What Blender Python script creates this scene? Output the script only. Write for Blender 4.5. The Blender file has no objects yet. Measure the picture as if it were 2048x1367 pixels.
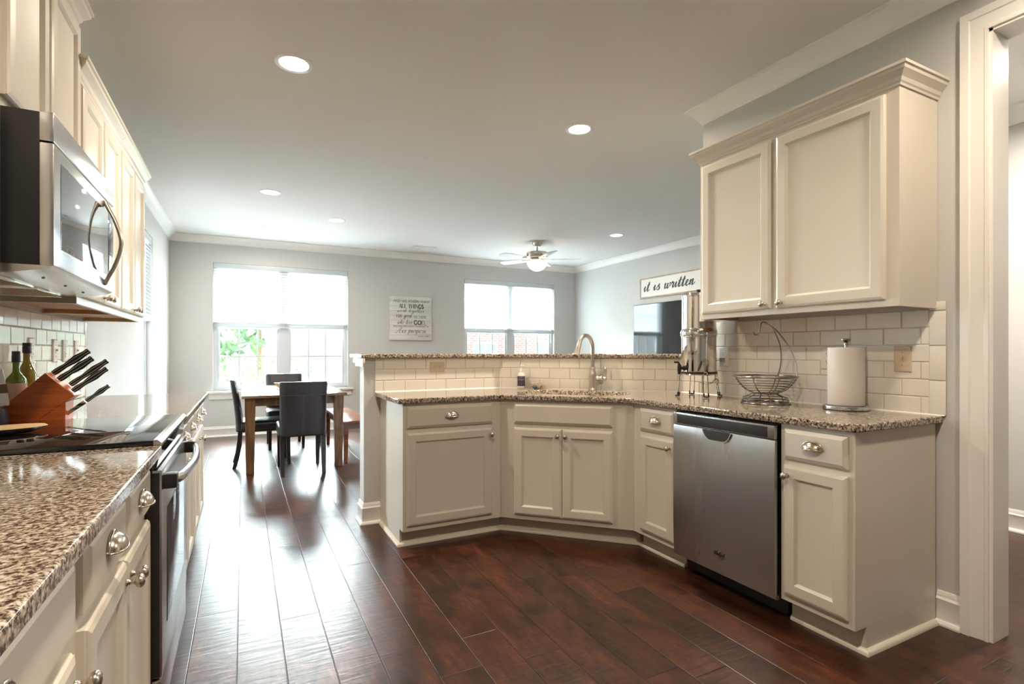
import bpy, bmesh, math, random
from mathutils import Vector, Matrix
random.seed(7)
PI = math.pi
SC = bpy.context.scene
COL = SC.collection

# ---------------------------------------------------------------- camera, sky, exposure
cam_d = bpy.data.cameras.new('camera')
cam_d.sensor_width = 36.0
cam_d.lens = 1048.0 / 2048.0 * 36.0
cam_d.shift_y = 19.5 / 2048.0
cam_d.clip_start = 0.02
cam_o = bpy.data.objects.new('camera', cam_d)
COL.objects.link(cam_o)
cam_o.location = (0, 0, 1.195)
cam_o.rotation_euler = (PI / 2, 0, -math.radians(27.13))
SC.camera = cam_o

world = bpy.data.worlds.new('sky')
SC.world = world
world.use_nodes = True
bg = world.node_tree.nodes['Background']
bg.inputs[0].default_value = (0.84, 0.94, 1.0, 1)
bg.inputs[1].default_value = 1.8

SC.view_settings.view_transform = 'Standard'
SC.view_settings.look = 'None'
SC.view_settings.gamma = 1
SC.view_settings.use_curve_mapping = False
SC.view_settings.exposure = 1.35
SC.cycles.max_bounces = 10
SC.cycles.diffuse_bounces = 6
SC.cycles.glossy_bounces = 5
SC.cycles.transmission_bounces = 6
SC.cycles.transparent_max_bounces = 12
SC.cycles.sample_clamp_indirect = 6.0
SC.cycles.caustics_reflective = False
SC.cycles.caustics_refractive = False
SC.cycles.use_denoising = True

# unseen source added to brighten the room, from low behind the houses: a very wide, soft source, so it glows in through the back windows without hard edges
fill_d = bpy.data.lights.new('daylight_fill', 'SUN')
fill_d.energy = 118.0; fill_d.angle = math.radians(95); fill_d.color = (0.83, 0.935, 1.0)
fill_o = bpy.data.objects.new('daylight_fill', fill_d); COL.objects.link(fill_o)
fill_o.rotation_euler = (-math.radians(90 - 22), 0, math.radians(-12))

def portal(loc, rot, sx, sy):
    d = bpy.data.lights.new('window_portal', 'AREA')
    d.shape = 'RECTANGLE'; d.size = sx; d.size_y = sy
    d.cycles.is_portal = True
    o = bpy.data.objects.new('window_portal', d)
    COL.objects.link(o); o.location = loc; o.rotation_euler = rot
portal((0.535, 8.66, 1.545), (-PI / 2, 0, 0), 1.95, 1.95)
portal((4.31, 8.66, 1.545), (-PI / 2, 0, 0), 1.95, 1.95)
portal((-1.10, 6.53, 1.545), (0, -PI / 2, 0), 1.95, .95)

LAMP_W = 16.5      # watts of one kitchen downlight
LAMP_COL = (1.0, 0.84, 0.66)
CEIL = 2.81
XL, XR, YB, XLIV, YF = -0.895, 2.735, 2.535, 5.706, 8.44   # wall planes

# ---------------------------------------------------------------- materials
def nodes_of(m):
    m.use_nodes = True
    return m.node_tree.nodes, m.node_tree.links
def mat(name, col, rough=0.5, metal=0.0, spec=0.5, coat=0.0, bump=None, var=None, emit=None, trans=0.0, coat_rough=0.1):
    m = bpy.data.materials.new(name)
    N, L = nodes_of(m)
    p = N['Principled BSDF']
    p.inputs['Base Color'].default_value = (*col, 1)
    p.inputs['Roughness'].default_value = rough
    p.inputs['Metallic'].default_value = metal
    p.inputs['Specular IOR Level'].default_value = spec
    p.inputs['Coat Weight'].default_value = coat
    p.inputs['Coat Roughness'].default_value = coat_rough
    p.inputs['Transmission Weight'].default_value = trans
    if emit:
        p.inputs['Emission Color'].default_value = (*emit[0], 1)
        p.inputs['Emission Strength'].default_value = emit[1]
    if bump or var:
        tc = N.new('ShaderNodeTexCoord')
        mp = N.new('ShaderNodeMapping')
        L.new(tc.outputs['Object'], mp.inputs[0])
        sc = (bump or var)[0]
        mp.inputs['Scale'].default_value = sc if isinstance(sc, tuple) else (sc, sc, sc)
        nz = N.new('ShaderNodeTexNoise')
        nz.inputs['Scale'].default_value = 1.0
        nz.inputs['Detail'].default_value = 4
        L.new(mp.outputs[0], nz.inputs['Vector'])
        if bump:
            b = N.new('ShaderNodeBump')
            b.inputs['Strength'].default_value = bump[1]
            b.inputs['Distance'].default_value = bump[2] if len(bump) > 2 else 0.002
            L.new(nz.outputs[0], b.inputs['Height'])
            L.new(b.outputs[0], p.inputs['Normal'])
        if var:
            r = N.new('ShaderNodeValToRGB')
            r.color_ramp.elements[0].color = (*var[1], 1); r.color_ramp.elements[0].position = 0.3
            r.color_ramp.elements[1].color = (*col, 1); r.color_ramp.elements[1].position = 0.7
            L.new(nz.outputs[0], r.inputs[0])
            L.new(r.outputs[0], p.inputs['Base Color'])
    return m

def mathn(N, L, op, a, b=None):
    n = N.new('ShaderNodeMath'); n.operation = op
    for i, v in enumerate((a, b)):
        if v is None: continue
        if isinstance(v, (int, float)): n.inputs[i].default_value = v
        else: L.new(v, n.inputs[i])
    return n.outputs[0]
def ramp(N, L, fac, stops):
    r = N.new('ShaderNodeValToRGB')
    e = r.color_ramp.elements
    while len(e) < len(stops): e.new(0.5)
    for k, (p, c) in enumerate(stops):
        e[k].position = p; e[k].color = (*c, 1)
    L.new(fac, r.inputs[0])
    return r.outputs[0]
def noise(N, L, vec, scale, detail=4, rough=0.5, dist=0.0):
    n = N.new('ShaderNodeTexNoise')
    n.inputs['Scale'].default_value = scale; n.inputs['Detail'].default_value = detail
    n.inputs['Roughness'].default_value = rough; n.inputs['Distortion'].default_value = dist
    L.new(vec, n.inputs['Vector'])
    return n.outputs[0]
def mapping(N, L, scale=(1, 1, 1), rot=(0, 0, 0), coord='Object'):
    tc = N.new('ShaderNodeTexCoord'); mp = N.new('ShaderNodeMapping')
    mp.inputs['Scale'].default_value = scale; mp.inputs['Rotation'].default_value = rot
    L.new(tc.outputs[coord], mp.inputs[0])
    return mp.outputs[0]
def mixc(N, L, fac, a, b, mode='MIX'):
    n = N.new('ShaderNodeMix'); n.data_type = 'RGBA'; n.blend_type = mode
    for idx, v in ((0, fac), (6, a), (7, b)):
        if isinstance(v, (int, float)): n.inputs[idx].default_value = v
        elif isinstance(v, tuple): n.inputs[idx].default_value = (*v, 1)
        else: L.new(v, n.inputs[idx])
    return n.outputs[2]

def floor_material():
    m = bpy.data.materials.new('dark_hickory_planks')
    N, L = nodes_of(m); p = N['Principled BSDF']
    v = mapping(N, L)
    sx = N.new('ShaderNodeSeparateXYZ'); L.new(v, sx.inputs[0])
    W = 0.166
    xs = mathn(N, L, 'DIVIDE', mathn(N, L, 'ADD', sx.outputs[0], 0.022 + 20 * W), W)
    row = mathn(N, L, 'FLOOR', xs)
    wn = N.new('ShaderNodeTexWhiteNoise'); wn.noise_dimensions = '1D'; L.new(row, wn.inputs['W'])
    ln = 0.95
    ys = mathn(N, L, 'DIVIDE', mathn(N, L, 'ADD', sx.outputs[1], mathn(N, L, 'MULTIPLY', wn.outputs[0], 7.0)), ln)
    idn = mathn(N, L, 'FLOOR', ys)
    cb = N.new('ShaderNodeCombineXYZ'); L.new(row, cb.inputs[0]); L.new(idn, cb.inputs[1])
    w2 = N.new('ShaderNodeTexWhiteNoise'); w2.noise_dimensions = '2D'; L.new(cb.outputs[0], w2.inputs['Vector'])
    rnd = w2.outputs[0]
    # seams
    fx = mathn(N, L, 'FRACT', xs); fy = mathn(N, L, 'FRACT', ys)
    ex = mathn(N, L, 'MULTIPLY', mathn(N, L, 'MINIMUM', fx, mathn(N, L, 'SUBTRACT', 1.0, fx)), W)
    ey = mathn(N, L, 'MULTIPLY', mathn(N, L, 'MINIMUM', fy, mathn(N, L, 'SUBTRACT', 1.0, fy)), ln)
    ed = mathn(N, L, 'MINIMUM', ex, ey)
    seam = N.new('ShaderNodeMapRange'); seam.inputs['From Min'].default_value = 0.0006; seam.inputs['From Max'].default_value = 0.0028
    L.new(ed, seam.inputs['Value'])
    # grain
    off = N.new('ShaderNodeCombineXYZ')
    L.new(mathn(N, L, 'MULTIPLY', rnd, 31.0), off.inputs[2])
    ad = N.new('ShaderNodeVectorMath'); ad.operation = 'ADD'; L.new(v, ad.inputs[0]); L.new(off.outputs[0], ad.inputs[1])
    mp = N.new('ShaderNodeMapping'); mp.inputs['Scale'].default_value = (11, 3.4, 1); L.new(ad.outputs[0], mp.inputs[0])
    g1 = noise(N, L, mp.outputs[0], 1.0, 8, 0.70, 0.7)
    mp2 = N.new('ShaderNodeMapping'); mp2.inputs['Scale'].default_value = (5.0, 2.6, 1); L.new(ad.outputs[0], mp2.inputs[0])
    g2 = noise(N, L, mp2.outputs[0], 1.2, 5, 0.6, 0.3)
    base = ramp(N, L, g1, [(0.28, (0.012, 0.005, 0.003)), (0.45, (0.048, 0.016, 0.008)), (0.62, (0.088, 0.031, 0.014)), (0.84, (0.17, 0.070, 0.031))])
    blot = ramp(N, L, g2, [(0.28, (0.30, 0.28, 0.28)), (0.52, (1.0, 1.0, 1.0)), (0.78, (1.25, 1.12, 1.0))])
    wv = N.new('ShaderNodeTexWave'); wv.wave_type = 'RINGS'; wv.rings_direction = 'Z'
    mp4 = N.new('ShaderNodeMapping'); mp4.inputs['Scale'].default_value = (4.5, 1.2, 1); L.new(ad.outputs[0], mp4.inputs[0])
    wv.inputs['Scale'].default_value = 2.6; wv.inputs['Distortion'].default_value = 16.0; wv.inputs['Detail'].default_value = 4; wv.inputs['Detail Scale'].default_value = 0.8; wv.inputs['Detail Roughness'].default_value = 0.65
    L.new(mp4.outputs[0], wv.inputs['Vector'])
    fig = ramp(N, L, wv.outputs['Fac'], [(0.0, (0.60, 0.57, 0.55)), (0.5, (0.92, 0.92, 0.92)), (1.0, (1.25, 1.22, 1.18))])
    base = mixc(N, L, 0.6, base, fig, 'MULTIPLY')
    c = mixc(N, L, 1.0, base, blot, 'MULTIPLY')
    tone = ramp(N, L, rnd, [(0.0, (0.50, 0.42, 0.38)), (1.0, (1.0, 0.86, 0.76))])
    c = mixc(N, L, 1.0, c, tone, 'MULTIPLY')
    c = mixc(N, L, seam.outputs[0], (0.006, 0.003, 0.002), c)
    L.new(c, p.inputs['Base Color'])
    p.inputs['Roughness'].default_value = 0.30
    p.inputs['Specular IOR Level'].default_value = 0.55
    rr = N.new('ShaderNodeMapRange'); rr.inputs['To Min'].default_value = 0.25; rr.inputs['To Max'].default_value = 0.35
    L.new(g2, rr.inputs['Value']); L.new(rr.outputs[0], p.inputs['Roughness'])
    mp3 = N.new('ShaderNodeMapping'); mp3.inputs['Scale'].default_value = (5, 38, 1); L.new(ad.outputs[0], mp3.inputs[0])
    g3 = noise(N, L, mp3.outputs[0], 1.0, 3, 0.5, 0.5)
    h = mathn(N, L, 'ADD', mathn(N, L, 'MULTIPLY', g3, 0.75), mathn(N, L, 'ADD', mathn(N, L, 'MULTIPLY', g1, 0.06), mathn(N, L, 'MULTIPLY', seam.outputs[0], 0.45)))
    b = N.new('ShaderNodeBump'); b.inputs['Strength'].default_value = 0.7; b.inputs['Distance'].default_value = 0.003
    L.new(h, b.inputs['Height']); L.new(b.outputs[0], p.inputs['Normal'])
    return m

def granite_material():
    m = bpy.data.materials.new('speckled_granite')
    N, L = nodes_of(m); p = N['Principled BSDF']
    v = mapping(N, L)
    a = noise(N, L, v, 105, 6, 0.66, 0.3)
    b = noise(N, L, v, 62, 5, 0.6, 0.8)
    c1 = ramp(N, L, a, [(0.38, (0.018, 0.014, 0.013)), (0.45, (0.15, 0.115, 0.09)), (0.51, (0.42, 0.36, 0.29)), (0.62, (0.68, 0.64, 0.57))])
    c2 = ramp(N, L, b, [(0.34, (0.25, 0.20, 0.18)), (0.46, (0.85, 0.8, 0.75)), (0.60, (1, 1, 1))])
    c = mixc(N, L, 1.0, c1, c2, 'MULTIPLY')
    vo = N.new('ShaderNodeTexVoronoi'); vo.inputs['Scale'].default_value = 120; L.new(v, vo.inputs['Vector'])
    sp = ramp(N, L, vo.outputs['Distance'], [(0.10, (1, 1, 1)), (0.18, (0, 0, 0))])
    k = mathn(N, L, 'MULTIPLY', sp, 0.55)
    c = mixc(N, L, k, c, (0.05, 0.035, 0.03))
    L.new(c, p.inputs['Base Color'])
    p.inputs['Roughness'].default_value = 0.07
    p.inputs['Specular IOR Level'].default_value = 0.6
    return m

def wood_material(name, dark, light, scale=(2, 30, 30), rough=0.35):
    m = bpy.data.materials.new(name)
    N, L = nodes_of(m); p = N['Principled BSDF']
    v = mapping(N, L, scale)
    a = noise(N, L, v, 1.0, 6, 0.6, 1.2)
    c = ramp(N, L, a, [(0.3, dark), (0.7, light)])
    L.new(c, p.inputs['Base Color']); p.inputs['Roughness'].default_value = rough
    b = N.new('ShaderNodeBump'); b.inputs['Strength'].default_value = 0.15; b.inputs['Distance'].default_value = 0.001
    L.new(a, b.inputs['Height']); L.new(b.outputs[0], p.inputs['Normal'])
    return m
def brushed_material(name, col, rough, scale, strength=0.02):
    m = bpy.data.materials.new(name)
    N, L = nodes_of(m); p = N['Principled BSDF']
    p.inputs['Base Color'].default_value = (*col, 1); p.inputs['Metallic'].default_value = 1.0
    v = mapping(N, L, scale)
    a = noise(N, L, v, 1.0, 3, 0.6)
    r = N.new('ShaderNodeMapRange'); r.inputs['To Min'].default_value = rough - 0.06; r.inputs['To Max'].default_value = rough + 0.06
    L.new(a, r.inputs['Value']); L.new(r.outputs[0], p.inputs['Roughness'])
    b = N.new('ShaderNodeBump'); b.inputs['Strength'].default_value = strength; b.inputs['Distance'].default_value = 0.0006
    L.new(a, b.inputs['Height']); L.new(b.outputs[0], p.inputs['Normal'])
    return m
def pane_material():
    m = bpy.data.materials.new('window_glass')
    N, L = nodes_of(m)
    N.remove(N['Principled BSDF'])
    t = N.new('ShaderNodeBsdfTransparent'); t.inputs[0].default_value = (0.96, 0.98, 0.97, 1)
    g = N.new('ShaderNodeBsdfGlossy'); g.inputs['Roughness'].default_value = 0.02
    mx = N.new('ShaderNodeMixShader'); mx.inputs[0].default_value = 0.06
    L.new(t.outputs[0], mx.inputs[1]); L.new(g.outputs[0], mx.inputs[2])
    L.new(mx.outputs[0], N['Material Output'].inputs[0])
    return m
def slat_material():
    m = bpy.data.materials.new('white_blind_slats')
    N, L = nodes_of(m)
    p = N['Principled BSDF']; p.inputs['Base Color'].default_value = (0.86, 0.88, 0.90, 1); p.inputs['Roughness'].default_value = 0.5
    t = N.new('ShaderNodeBsdfTranslucent'); t.inputs[0].default_value = (0.9, 0.93, 0.95, 1)
    mx = N.new('ShaderNodeMixShader'); mx.inputs[0].default_value = 0.38
    L.new(p.outputs[0], mx.inputs[1]); L.new(t.outputs[0], mx.inputs[2])
    L.new(mx.outputs[0], N['Material Output'].inputs[0])
    return m
def leaf_material(name, c1, c2):
    m = bpy.data.materials.new(name)
    N, L = nodes_of(m); p = N['Principled BSDF']
    v = mapping(N, L)
    c = ramp(N, L, noise(N, L, v, 5, 6, 0.7), [(0.35, c1), (0.65, c2)])
    L.new(c, p.inputs['Base Color']); p.inputs['Roughness'].default_value = 0.8
    return m
def brick_material():
    m = bpy.data.materials.new('red_brick')
    N, L = nodes_of(m); p = N['Principled BSDF']
    v = mapping(N, L, (1, 1, 1), (PI / 2, 0, 0))
    b = N.new('ShaderNodeTexBrick')
    b.inputs['Color1'].default_value = (0.36, 0.10, 0.085, 1); b.inputs['Color2'].default_value = (0.42, 0.15, 0.125, 1)
    b.inputs['Mortar'].default_value = (0.5, 0.42, 0.40, 1); b.inputs['Scale'].default_value = 1.0
    b.inputs['Brick Width'].default_value = 0.26; b.inputs['Row Height'].default_value = 0.10; b.inputs['Mortar Size'].default_value = 0.02
    L.new(v, b.inputs['Vector']); L.new(b.outputs[0], p.inputs['Base Color']); p.inputs['Roughness'].default_value = 0.9
    return m
def siding_material():
    m = bpy.data.materials.new('white_siding')
    N, L = nodes_of(m); p = N['Principled BSDF']
    v = mapping(N, L)
    w = N.new('ShaderNodeTexWave'); w.wave_type = 'BANDS'; w.bands_direction = 'Z'; w.wave_profile = 'SAW'
    w.inputs['Scale'].default_value = 1.6; L.new(v, w.inputs['Vector'])
    c = ramp(N, L, w.outputs['Fac'], [(0.0, (0.26, 0.27, 0.27)), (0.08, (0.36, 0.37, 0.37))])
    L.new(c, p.inputs['Base Color']); p.inputs['Roughness'].default_value = 0.7
    return m

M = {}
M['cab'] = mat('cream_cabinet_paint', (0.64, 0.595, 0.515), 0.32, spec=0.45)
M['wall'] = mat('grey_wall_paint', (0.565, 0.562, 0.545), 0.75, spec=0.3, bump=(60, 0.05, 0.001))
M['ceil'] = mat('ceiling_paint', (0.76, 0.75, 0.735), 0.85, spec=0.2, bump=(40, 0.06, 0.001))
M['trim'] = mat('white_trim_paint', (0.84, 0.83, 0.79), 0.35)
M['vinyl'] = mat('white_window_vinyl', (0.58, 0.61, 0.63), 0.4)
M['rail'] = mat('white_blind_rail', (0.56, 0.60, 0.63), 0.4)
M['silver'] = mat('silver_handle_line', (0.62, 0.62, 0.62), 0.45, 0.2)
M['floor'] = floor_material()
M['granite'] = granite_material()
M['tile'] = mat('glazed_white_tile', (0.80, 0.77, 0.70), 0.10, spec=0.55, bump=(9, 0.12, 0.004))
M['grout'] = mat('pale_grout', (0.56, 0.52, 0.45), 0.9)
M['steel'] = brushed_material('brushed_stainless_steel', (0.62, 0.62, 0.625), 0.24, (3, 3, 160), 0.01)
M['steelv'] = brushed_material('brushed_steel_door', (0.52, 0.54, 0.57), 0.26, (9, 9, 0.5), 0.0)
M['chrome'] = mat('polished_steel', (0.74, 0.72, 0.69), 0.06, 1.0)
M['nickel'] = mat('satin_nickel', (0.62, 0.56, 0.48), 0.22, 1.0)
M['faucet'] = mat('brushed_nickel_faucet', (0.58, 0.53, 0.47), 0.28, 1.0)
M['wire'] = mat('dark_chrome_wire', (0.34, 0.33, 0.32), 0.25, 1.0)
M['black'] = mat('black_plastic', (0.012, 0.012, 0.013), 0.35)
M['panel'] = mat('charcoal_control_panel', (0.035, 0.037, 0.042), 0.25)
M['blackglass'] = mat('black_glass', (0.006, 0.006, 0.007), 0.03, spec=0.8)
M['mirror_glass'] = mat('dark_mirror_glass', (0.45, 0.46, 0.47), 0.04, 1.0)
M['tvglass'] = mat('television_glass', (0.02, 0.022, 0.025), 0.06, spec=1.0)
M['leather'] = mat('black_leather', (0.022, 0.020, 0.026), 0.34, spec=0.6, bump=(90, 0.12, 0.002))
M['leg_black'] = mat('black_chair_legs', (0.012, 0.011, 0.012), 0.3)
M['stitch'] = mat('grey_stitching', (0.10, 0.095, 0.10), 0.6)
M['tablewood'] = wood_material('rustic_brown_wood', (0.055, 0.026, 0.010), (0.24, 0.125, 0.055), (25, 25, 2.5), 0.28)
M['tabletop'] = wood_material('rustic_brown_tabletop', (0.10, 0.055, 0.03), (0.27, 0.17, 0.10), (18, 1.6, 18), 0.16)
M['bench'] = wood_material('red_brown_wood', (0.10, 0.028, 0.012), (0.24, 0.085, 0.038), (16, 2, 16), 0.16)
M['knifeblock'] = wood_material('cherry_wood', (0.36, 0.070, 0.012), (0.62, 0.150, 0.030), (4, 40, 60), 0.32)
M['undercab'] = wood_material('tan_cabinet_underside', (0.36, 0.20, 0.10), (0.46, 0.27, 0.145), (2, 2, 2), 0.5)
M['bowlwood'] = wood_material('pale_driftwood', (0.30, 0.20, 0.13), (0.55, 0.43, 0.33), (6, 20, 20), 0.6)
M['paper'] = mat('white_paper', (0.84, 0.80, 0.75), 0.9, bump=(140, 0.4, 0.002))
M['plate'] = mat('beige_wall_plate', (0.60, 0.50, 0.38), 0.35)
M['plate_white'] = mat('white_wall_plate', (0.74, 0.70, 0.64), 0.35)
M['pane'] = pane_material()
M['slat'] = slat_material()
M['white'] = mat('white_plastic', (0.84, 0.85, 0.86), 0.4)
M['signwhite'] = mat('whitewashed_boards', (0.74, 0.73, 0.69), 0.7, var=((2, 2, 28), (0.60, 0.585, 0.54)))
M['signpaper'] = mat('white_sign_board', (0.84, 0.82, 0.79), 0.6)
M['signframe'] = wood_material('light_oak_frame', (0.36, 0.25, 0.17), (0.52, 0.40, 0.30), (6, 6, 6), 0.5)
M['ink'] = mat('black_lettering', (0.02, 0.02, 0.022), 0.6)
M['inkgrey'] = mat('slate_lettering', (0.075, 0.085, 0.095), 0.7)
M['lens'] = mat('lamp_lens', (1, 0.95, 0.9), 0.5, emit=((1.0, 0.93, 0.83), 9.0))
M['fanbowl'] = mat('frosted_lamp_bowl', (1, 0.97, 0.9), 0.4, emit=((1.0, 0.86, 0.64), 7.0))
M['fanmetal'] = mat('brushed_nickel_fan', (0.55, 0.51, 0.46), 0.35, 0.9)
M['fanblade'] = mat('grey_fan_blade', (0.50, 0.51, 0.53), 0.4)
M['greenglass'] = mat('green_bottle_glass', (0.10, 0.17, 0.015), 0.05, spec=0.7)
M['amberglass'] = mat('amber_oil_glass', (0.22, 0.155, 0.012), 0.05, spec=0.7)
M['label'] = mat('tan_paper_label', (0.50, 0.40, 0.33), 0.7)
M['cap'] = mat('dark_blue_cap', (0.015, 0.018, 0.035), 0.35)
M['clearplastic'] = mat('frosted_clear_plastic', (0.70, 0.66, 0.58), 0.25, spec=0.5)
M['purple'] = mat('purple_label', (0.035, 0.022, 0.075), 0.5)
M['teal'] = mat('teal_scrubber', (0.07, 0.15, 0.17), 0.7)
M['ceramic'] = mat('cream_ceramic', (0.66, 0.55, 0.43), 0.25)
M['weave'] = mat('woven_straw', (0.52, 0.36, 0.17), 0.7, bump=((160, 160, 40), 0.8, 0.004))
M['filter'] = mat('tan_mesh_filter', (0.36, 0.25, 0.15), 0.5, 0.5, bump=(300, 0.8, 0.003))
M['dark'] = mat('dark_recess', (0.01, 0.01, 0.01), 0.8)
M['sinksteel'] = mat('dark_sink_steel', (0.28, 0.27, 0.26), 0.3, 1.0)
M['cordgrey'] = mat('grey_cord', (0.36, 0.32, 0.27), 0.5)
M['brown'] = mat('brown_panel', (0.12, 0.075, 0.045), 0.3)
M['grass'] = leaf_material('lawn_grass', (0.20, 0.27, 0.12), (0.30, 0.38, 0.18))
M['bounce_ground'] = mat('pale_bounce_ground', (0.40, 0.40, 0.385), 0.9, bump=(8, 0.2, 0.01))  # pale neutral ground, made up to bounce uncoloured daylight indoors
M['leaf'] = leaf_material('tree_leaves', (0.05, 0.10, 0.06), (0.15, 0.21, 0.13))
M['leaf2'] = leaf_material('shrub_leaves', (0.12, 0.18, 0.08), (0.24, 0.31, 0.16))
M['bark'] = mat('tree_bark', (0.15, 0.10, 0.07), 0.9)
M['brick'] = brick_material()
M['siding'] = siding_material()
M['shingle'] = mat('grey_roof_shingles', (0.22, 0.21, 0.21), 0.9, bump=(12, 0.5, 0.02))
M['houseglass'] = mat('house_window_glass', (0.20, 0.25, 0.28), 0.1)
M['door_glass'] = M['pane']

# ---------------------------------------------------------------- mesh helpers
def bm_new(): return bmesh.new()
def box(bm, x0, x1, y0, y1, z0, z1, bev=0.0, seg=2, mtx=None):
    r = bmesh.ops.create_cube(bm, size=1.0)
    vs = r['verts']
    for v in vs:
        v.co = Vector((x0 + (v.co.x + .5) * (x1 - x0), y0 + (v.co.y + .5) * (y1 - y0), z0 + (v.co.z + .5) * (z1 - z0)))
    out = vs
    if bev > 0:
        es = list({e for v in vs for e in v.link_edges})
        rb = bmesh.ops.bevel(bm, geom=es, offset=bev, segments=seg, affect='EDGES', profile=0.6)
        out = list({v for f in rb['faces'] for v in f.verts} | {v for v in vs if v.is_valid})
    if mtx is not None:
        for v in out: v.co = mtx @ v.co
    return out
def frame_of(t, ref=None):
    t = t.normalized()
    if ref is None: ref = Vector((0, 0, 1)) if abs(t.z) < 0.9 else Vector((1, 0, 0))
    n = (ref - t * ref.dot(t))
    if n.length < 1e-6:
        ref = Vector((1, 0, 0)) if abs(t.x) < 0.9 else Vector((0, 1, 0)); n = ref - t * ref.dot(t)
    n.normalize(); b = t.cross(n)
    return n, b
def tube(bm, pts, r, n=8, closed=False, squash=1.0):
    pts = [Vector(p) for p in pts]; m = len(pts)
    rs = r if isinstance(r, (list, tuple)) else [r] * m
    rings = []; prev = None
    for i, p in enumerate(pts):
        a = pts[(i - 1) % m] if (closed or i > 0) else p
        c = pts[(i + 1) % m] if (closed or i < m - 1) else p
        t = (c - a)
        if t.length < 1e-9: t = Vector((0, 0, 1))
        nn, bb = frame_of(t, prev)
        prev = nn
        rings.append([bm.verts.new(p + (nn * math.cos(2 * PI * k / n) + bb * math.sin(2 * PI * k / n) * squash) * rs[i]) for k in range(n)])
    cnt = m if closed else m - 1
    for i in range(cnt):
        A, B = rings[i], rings[(i + 1) % m]
        for k in range(n):
            bm.faces.new((A[k], A[(k + 1) % n], B[(k + 1) % n], B[k]))
    if not closed:
        bm.faces.new(rings[0][::-1]); bm.faces.new(rings[-1])
    return rings
def lathe(bm, prof, n=24, loc=(0, 0, 0), axis='Z', mtx=None, cap=True):
    rings = []
    loc = Vector(loc)
    for (r, h) in prof:
        ring = []
        for k in range(n):
            a = 2 * PI * k / n; x, y = r * math.cos(a), r * math.sin(a)
            if axis == 'Z': c = Vector((x, y, h))
            elif axis == 'Y': c = Vector((x, h, y))
            else: c = Vector((h, x, y))
            if mtx is not None: c = mtx @ c
            ring.append(bm.verts.new(c + loc))
        rings.append(ring)
    for A, B in zip(rings, rings[1:]):
        for k in range(n): bm.faces.new((A[k], A[(k + 1) % n], B[(k + 1) % n], B[k]))
    if cap:
        bm.faces.new(rings[0][::-1]); bm.faces.new(rings[-1])
def prism(bm, poly, z0, z1, plane='XY'):
    def mk(p, z):
        if plane == 'XY': return Vector((p[0], p[1], z))
        if plane == 'XZ': return Vector((p[0], z, p[1]))
        return Vector((z, p[0], p[1]))
    a = [bm.verts.new(mk(p, z0)) for p in poly]; b = [bm.verts.new(mk(p, z1)) for p in poly]
    bm.faces.new(a); bm.faces.new(b)
    k = len(poly)
    for i in range(k): bm.faces.new((a[i], a[(i + 1) % k], b[(i + 1) % k], b[i]))
    return a + b
def loops(bm, rects, back=True):
    """nested rectangles (x0,x1,z0,z1,y) joined into a moulded front, facing -y"""
    R = []
    for (x0, x1, z0, z1, y) in rects:
        R.append([bm.verts.new((x0, y, z0)), bm.verts.new((x1, y, z0)), bm.verts.new((x1, y, z1)), bm.verts.new((x0, y, z1))])
    for A, B in zip(R, R[1:]):
        for k in range(4): bm.faces.new((A[k], A[(k + 1) % 4], B[(k + 1) % 4], B[k]))
    bm.faces.new(R[-1])
    if back: bm.faces.new(R[0][::-1])
def moulded(bm, x0, x1, z0, z1, steps):
    loops(bm, [(x0 + i, x1 - i, z0 + i, z1 - i, y) for i, y in steps])
def sweep(bm, path, prof, side=1, closed=False):
    """profile (offset, z) swept along a flat path, mitred; offset grows to the right of travel when side=1"""
    P = [Vector((p[0], p[1])) for p in path]; m = len(P); rings = []
    def nrm(a, b):
        d = (b - a).normalized(); return Vector((d.y, -d.x)) * side
    for i in range(m):
        if closed or 0 < i < m - 1:
            n1 = nrm(P[(i - 1) % m], P[i]); n2 = nrm(P[i], P[(i + 1) % m])
            n = (n1 + n2).normalized(); k = 1.0 / max(0.2, n.dot(n1))
        else:
            n = nrm(P[0], P[1]) if i == 0 else nrm(P[-2], P[-1]); k = 1.0
        rings.append([bm.verts.new((P[i].x + n.x * o * k, P[i].y + n.y * o * k, z)) for o, z in prof])
    q = len(prof)
    for i in range(m if closed else m - 1):
        A, B = rings[i], rings[(i + 1) % m]
        for k in range(q): bm.faces.new((A[k], A[(k + 1) % q], B[(k + 1) % q], B[k]))
    if not closed:
        bm.faces.new(rings[0]); bm.faces.new(rings[-1][::-1])
def obj(name, bm, m, parent=None, smooth=38, loc=None, rot=None, bevel=0.0):
    bmesh.ops.recalc_face_normals(bm, faces=bm.faces)
    me = bpy.data.meshes.new(name); bm.to_mesh(me); bm.free()
    me.materials.append(M[m] if isinstance(m, str) else m)
    for p in me.polygons: p.use_smooth = True
    me.set_sharp_from_angle(angle=math.radians(smooth))
    o = bpy.data.objects.new(name, me); COL.objects.link(o)
    if parent: o.parent = parent
    if loc is not None: o.location = loc
    if rot is not None: o.rotation_euler = rot
    if bevel:
        b = o.modifiers.new('bevel', 'BEVEL'); b.width = bevel; b.segments = 3; b.limit_method = 'ANGLE'; b.angle_limit = math.radians(40)
    return o
def thing(name, label, cat, loc=(0, 0, 0), rotz=0.0, group=None):
    o = bpy.data.objects.new(name, None); COL.objects.link(o)
    o.empty_display_size = 0.05
    o.location = loc; o.rotation_euler = (0, 0, rotz)
    tag(o, label, cat, group)
    return o
def tag(o, label, cat, group=None, kind=None):
    o['label'] = label; o['category'] = cat
    if group: o['group'] = group
    if kind: o['kind'] = kind
    return o
def struct(name, bm, m, parent=None, **kw):
    o = obj(name, bm, m, parent, **kw)
    if parent is None: o['kind'] = 'structure'
    return o
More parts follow.
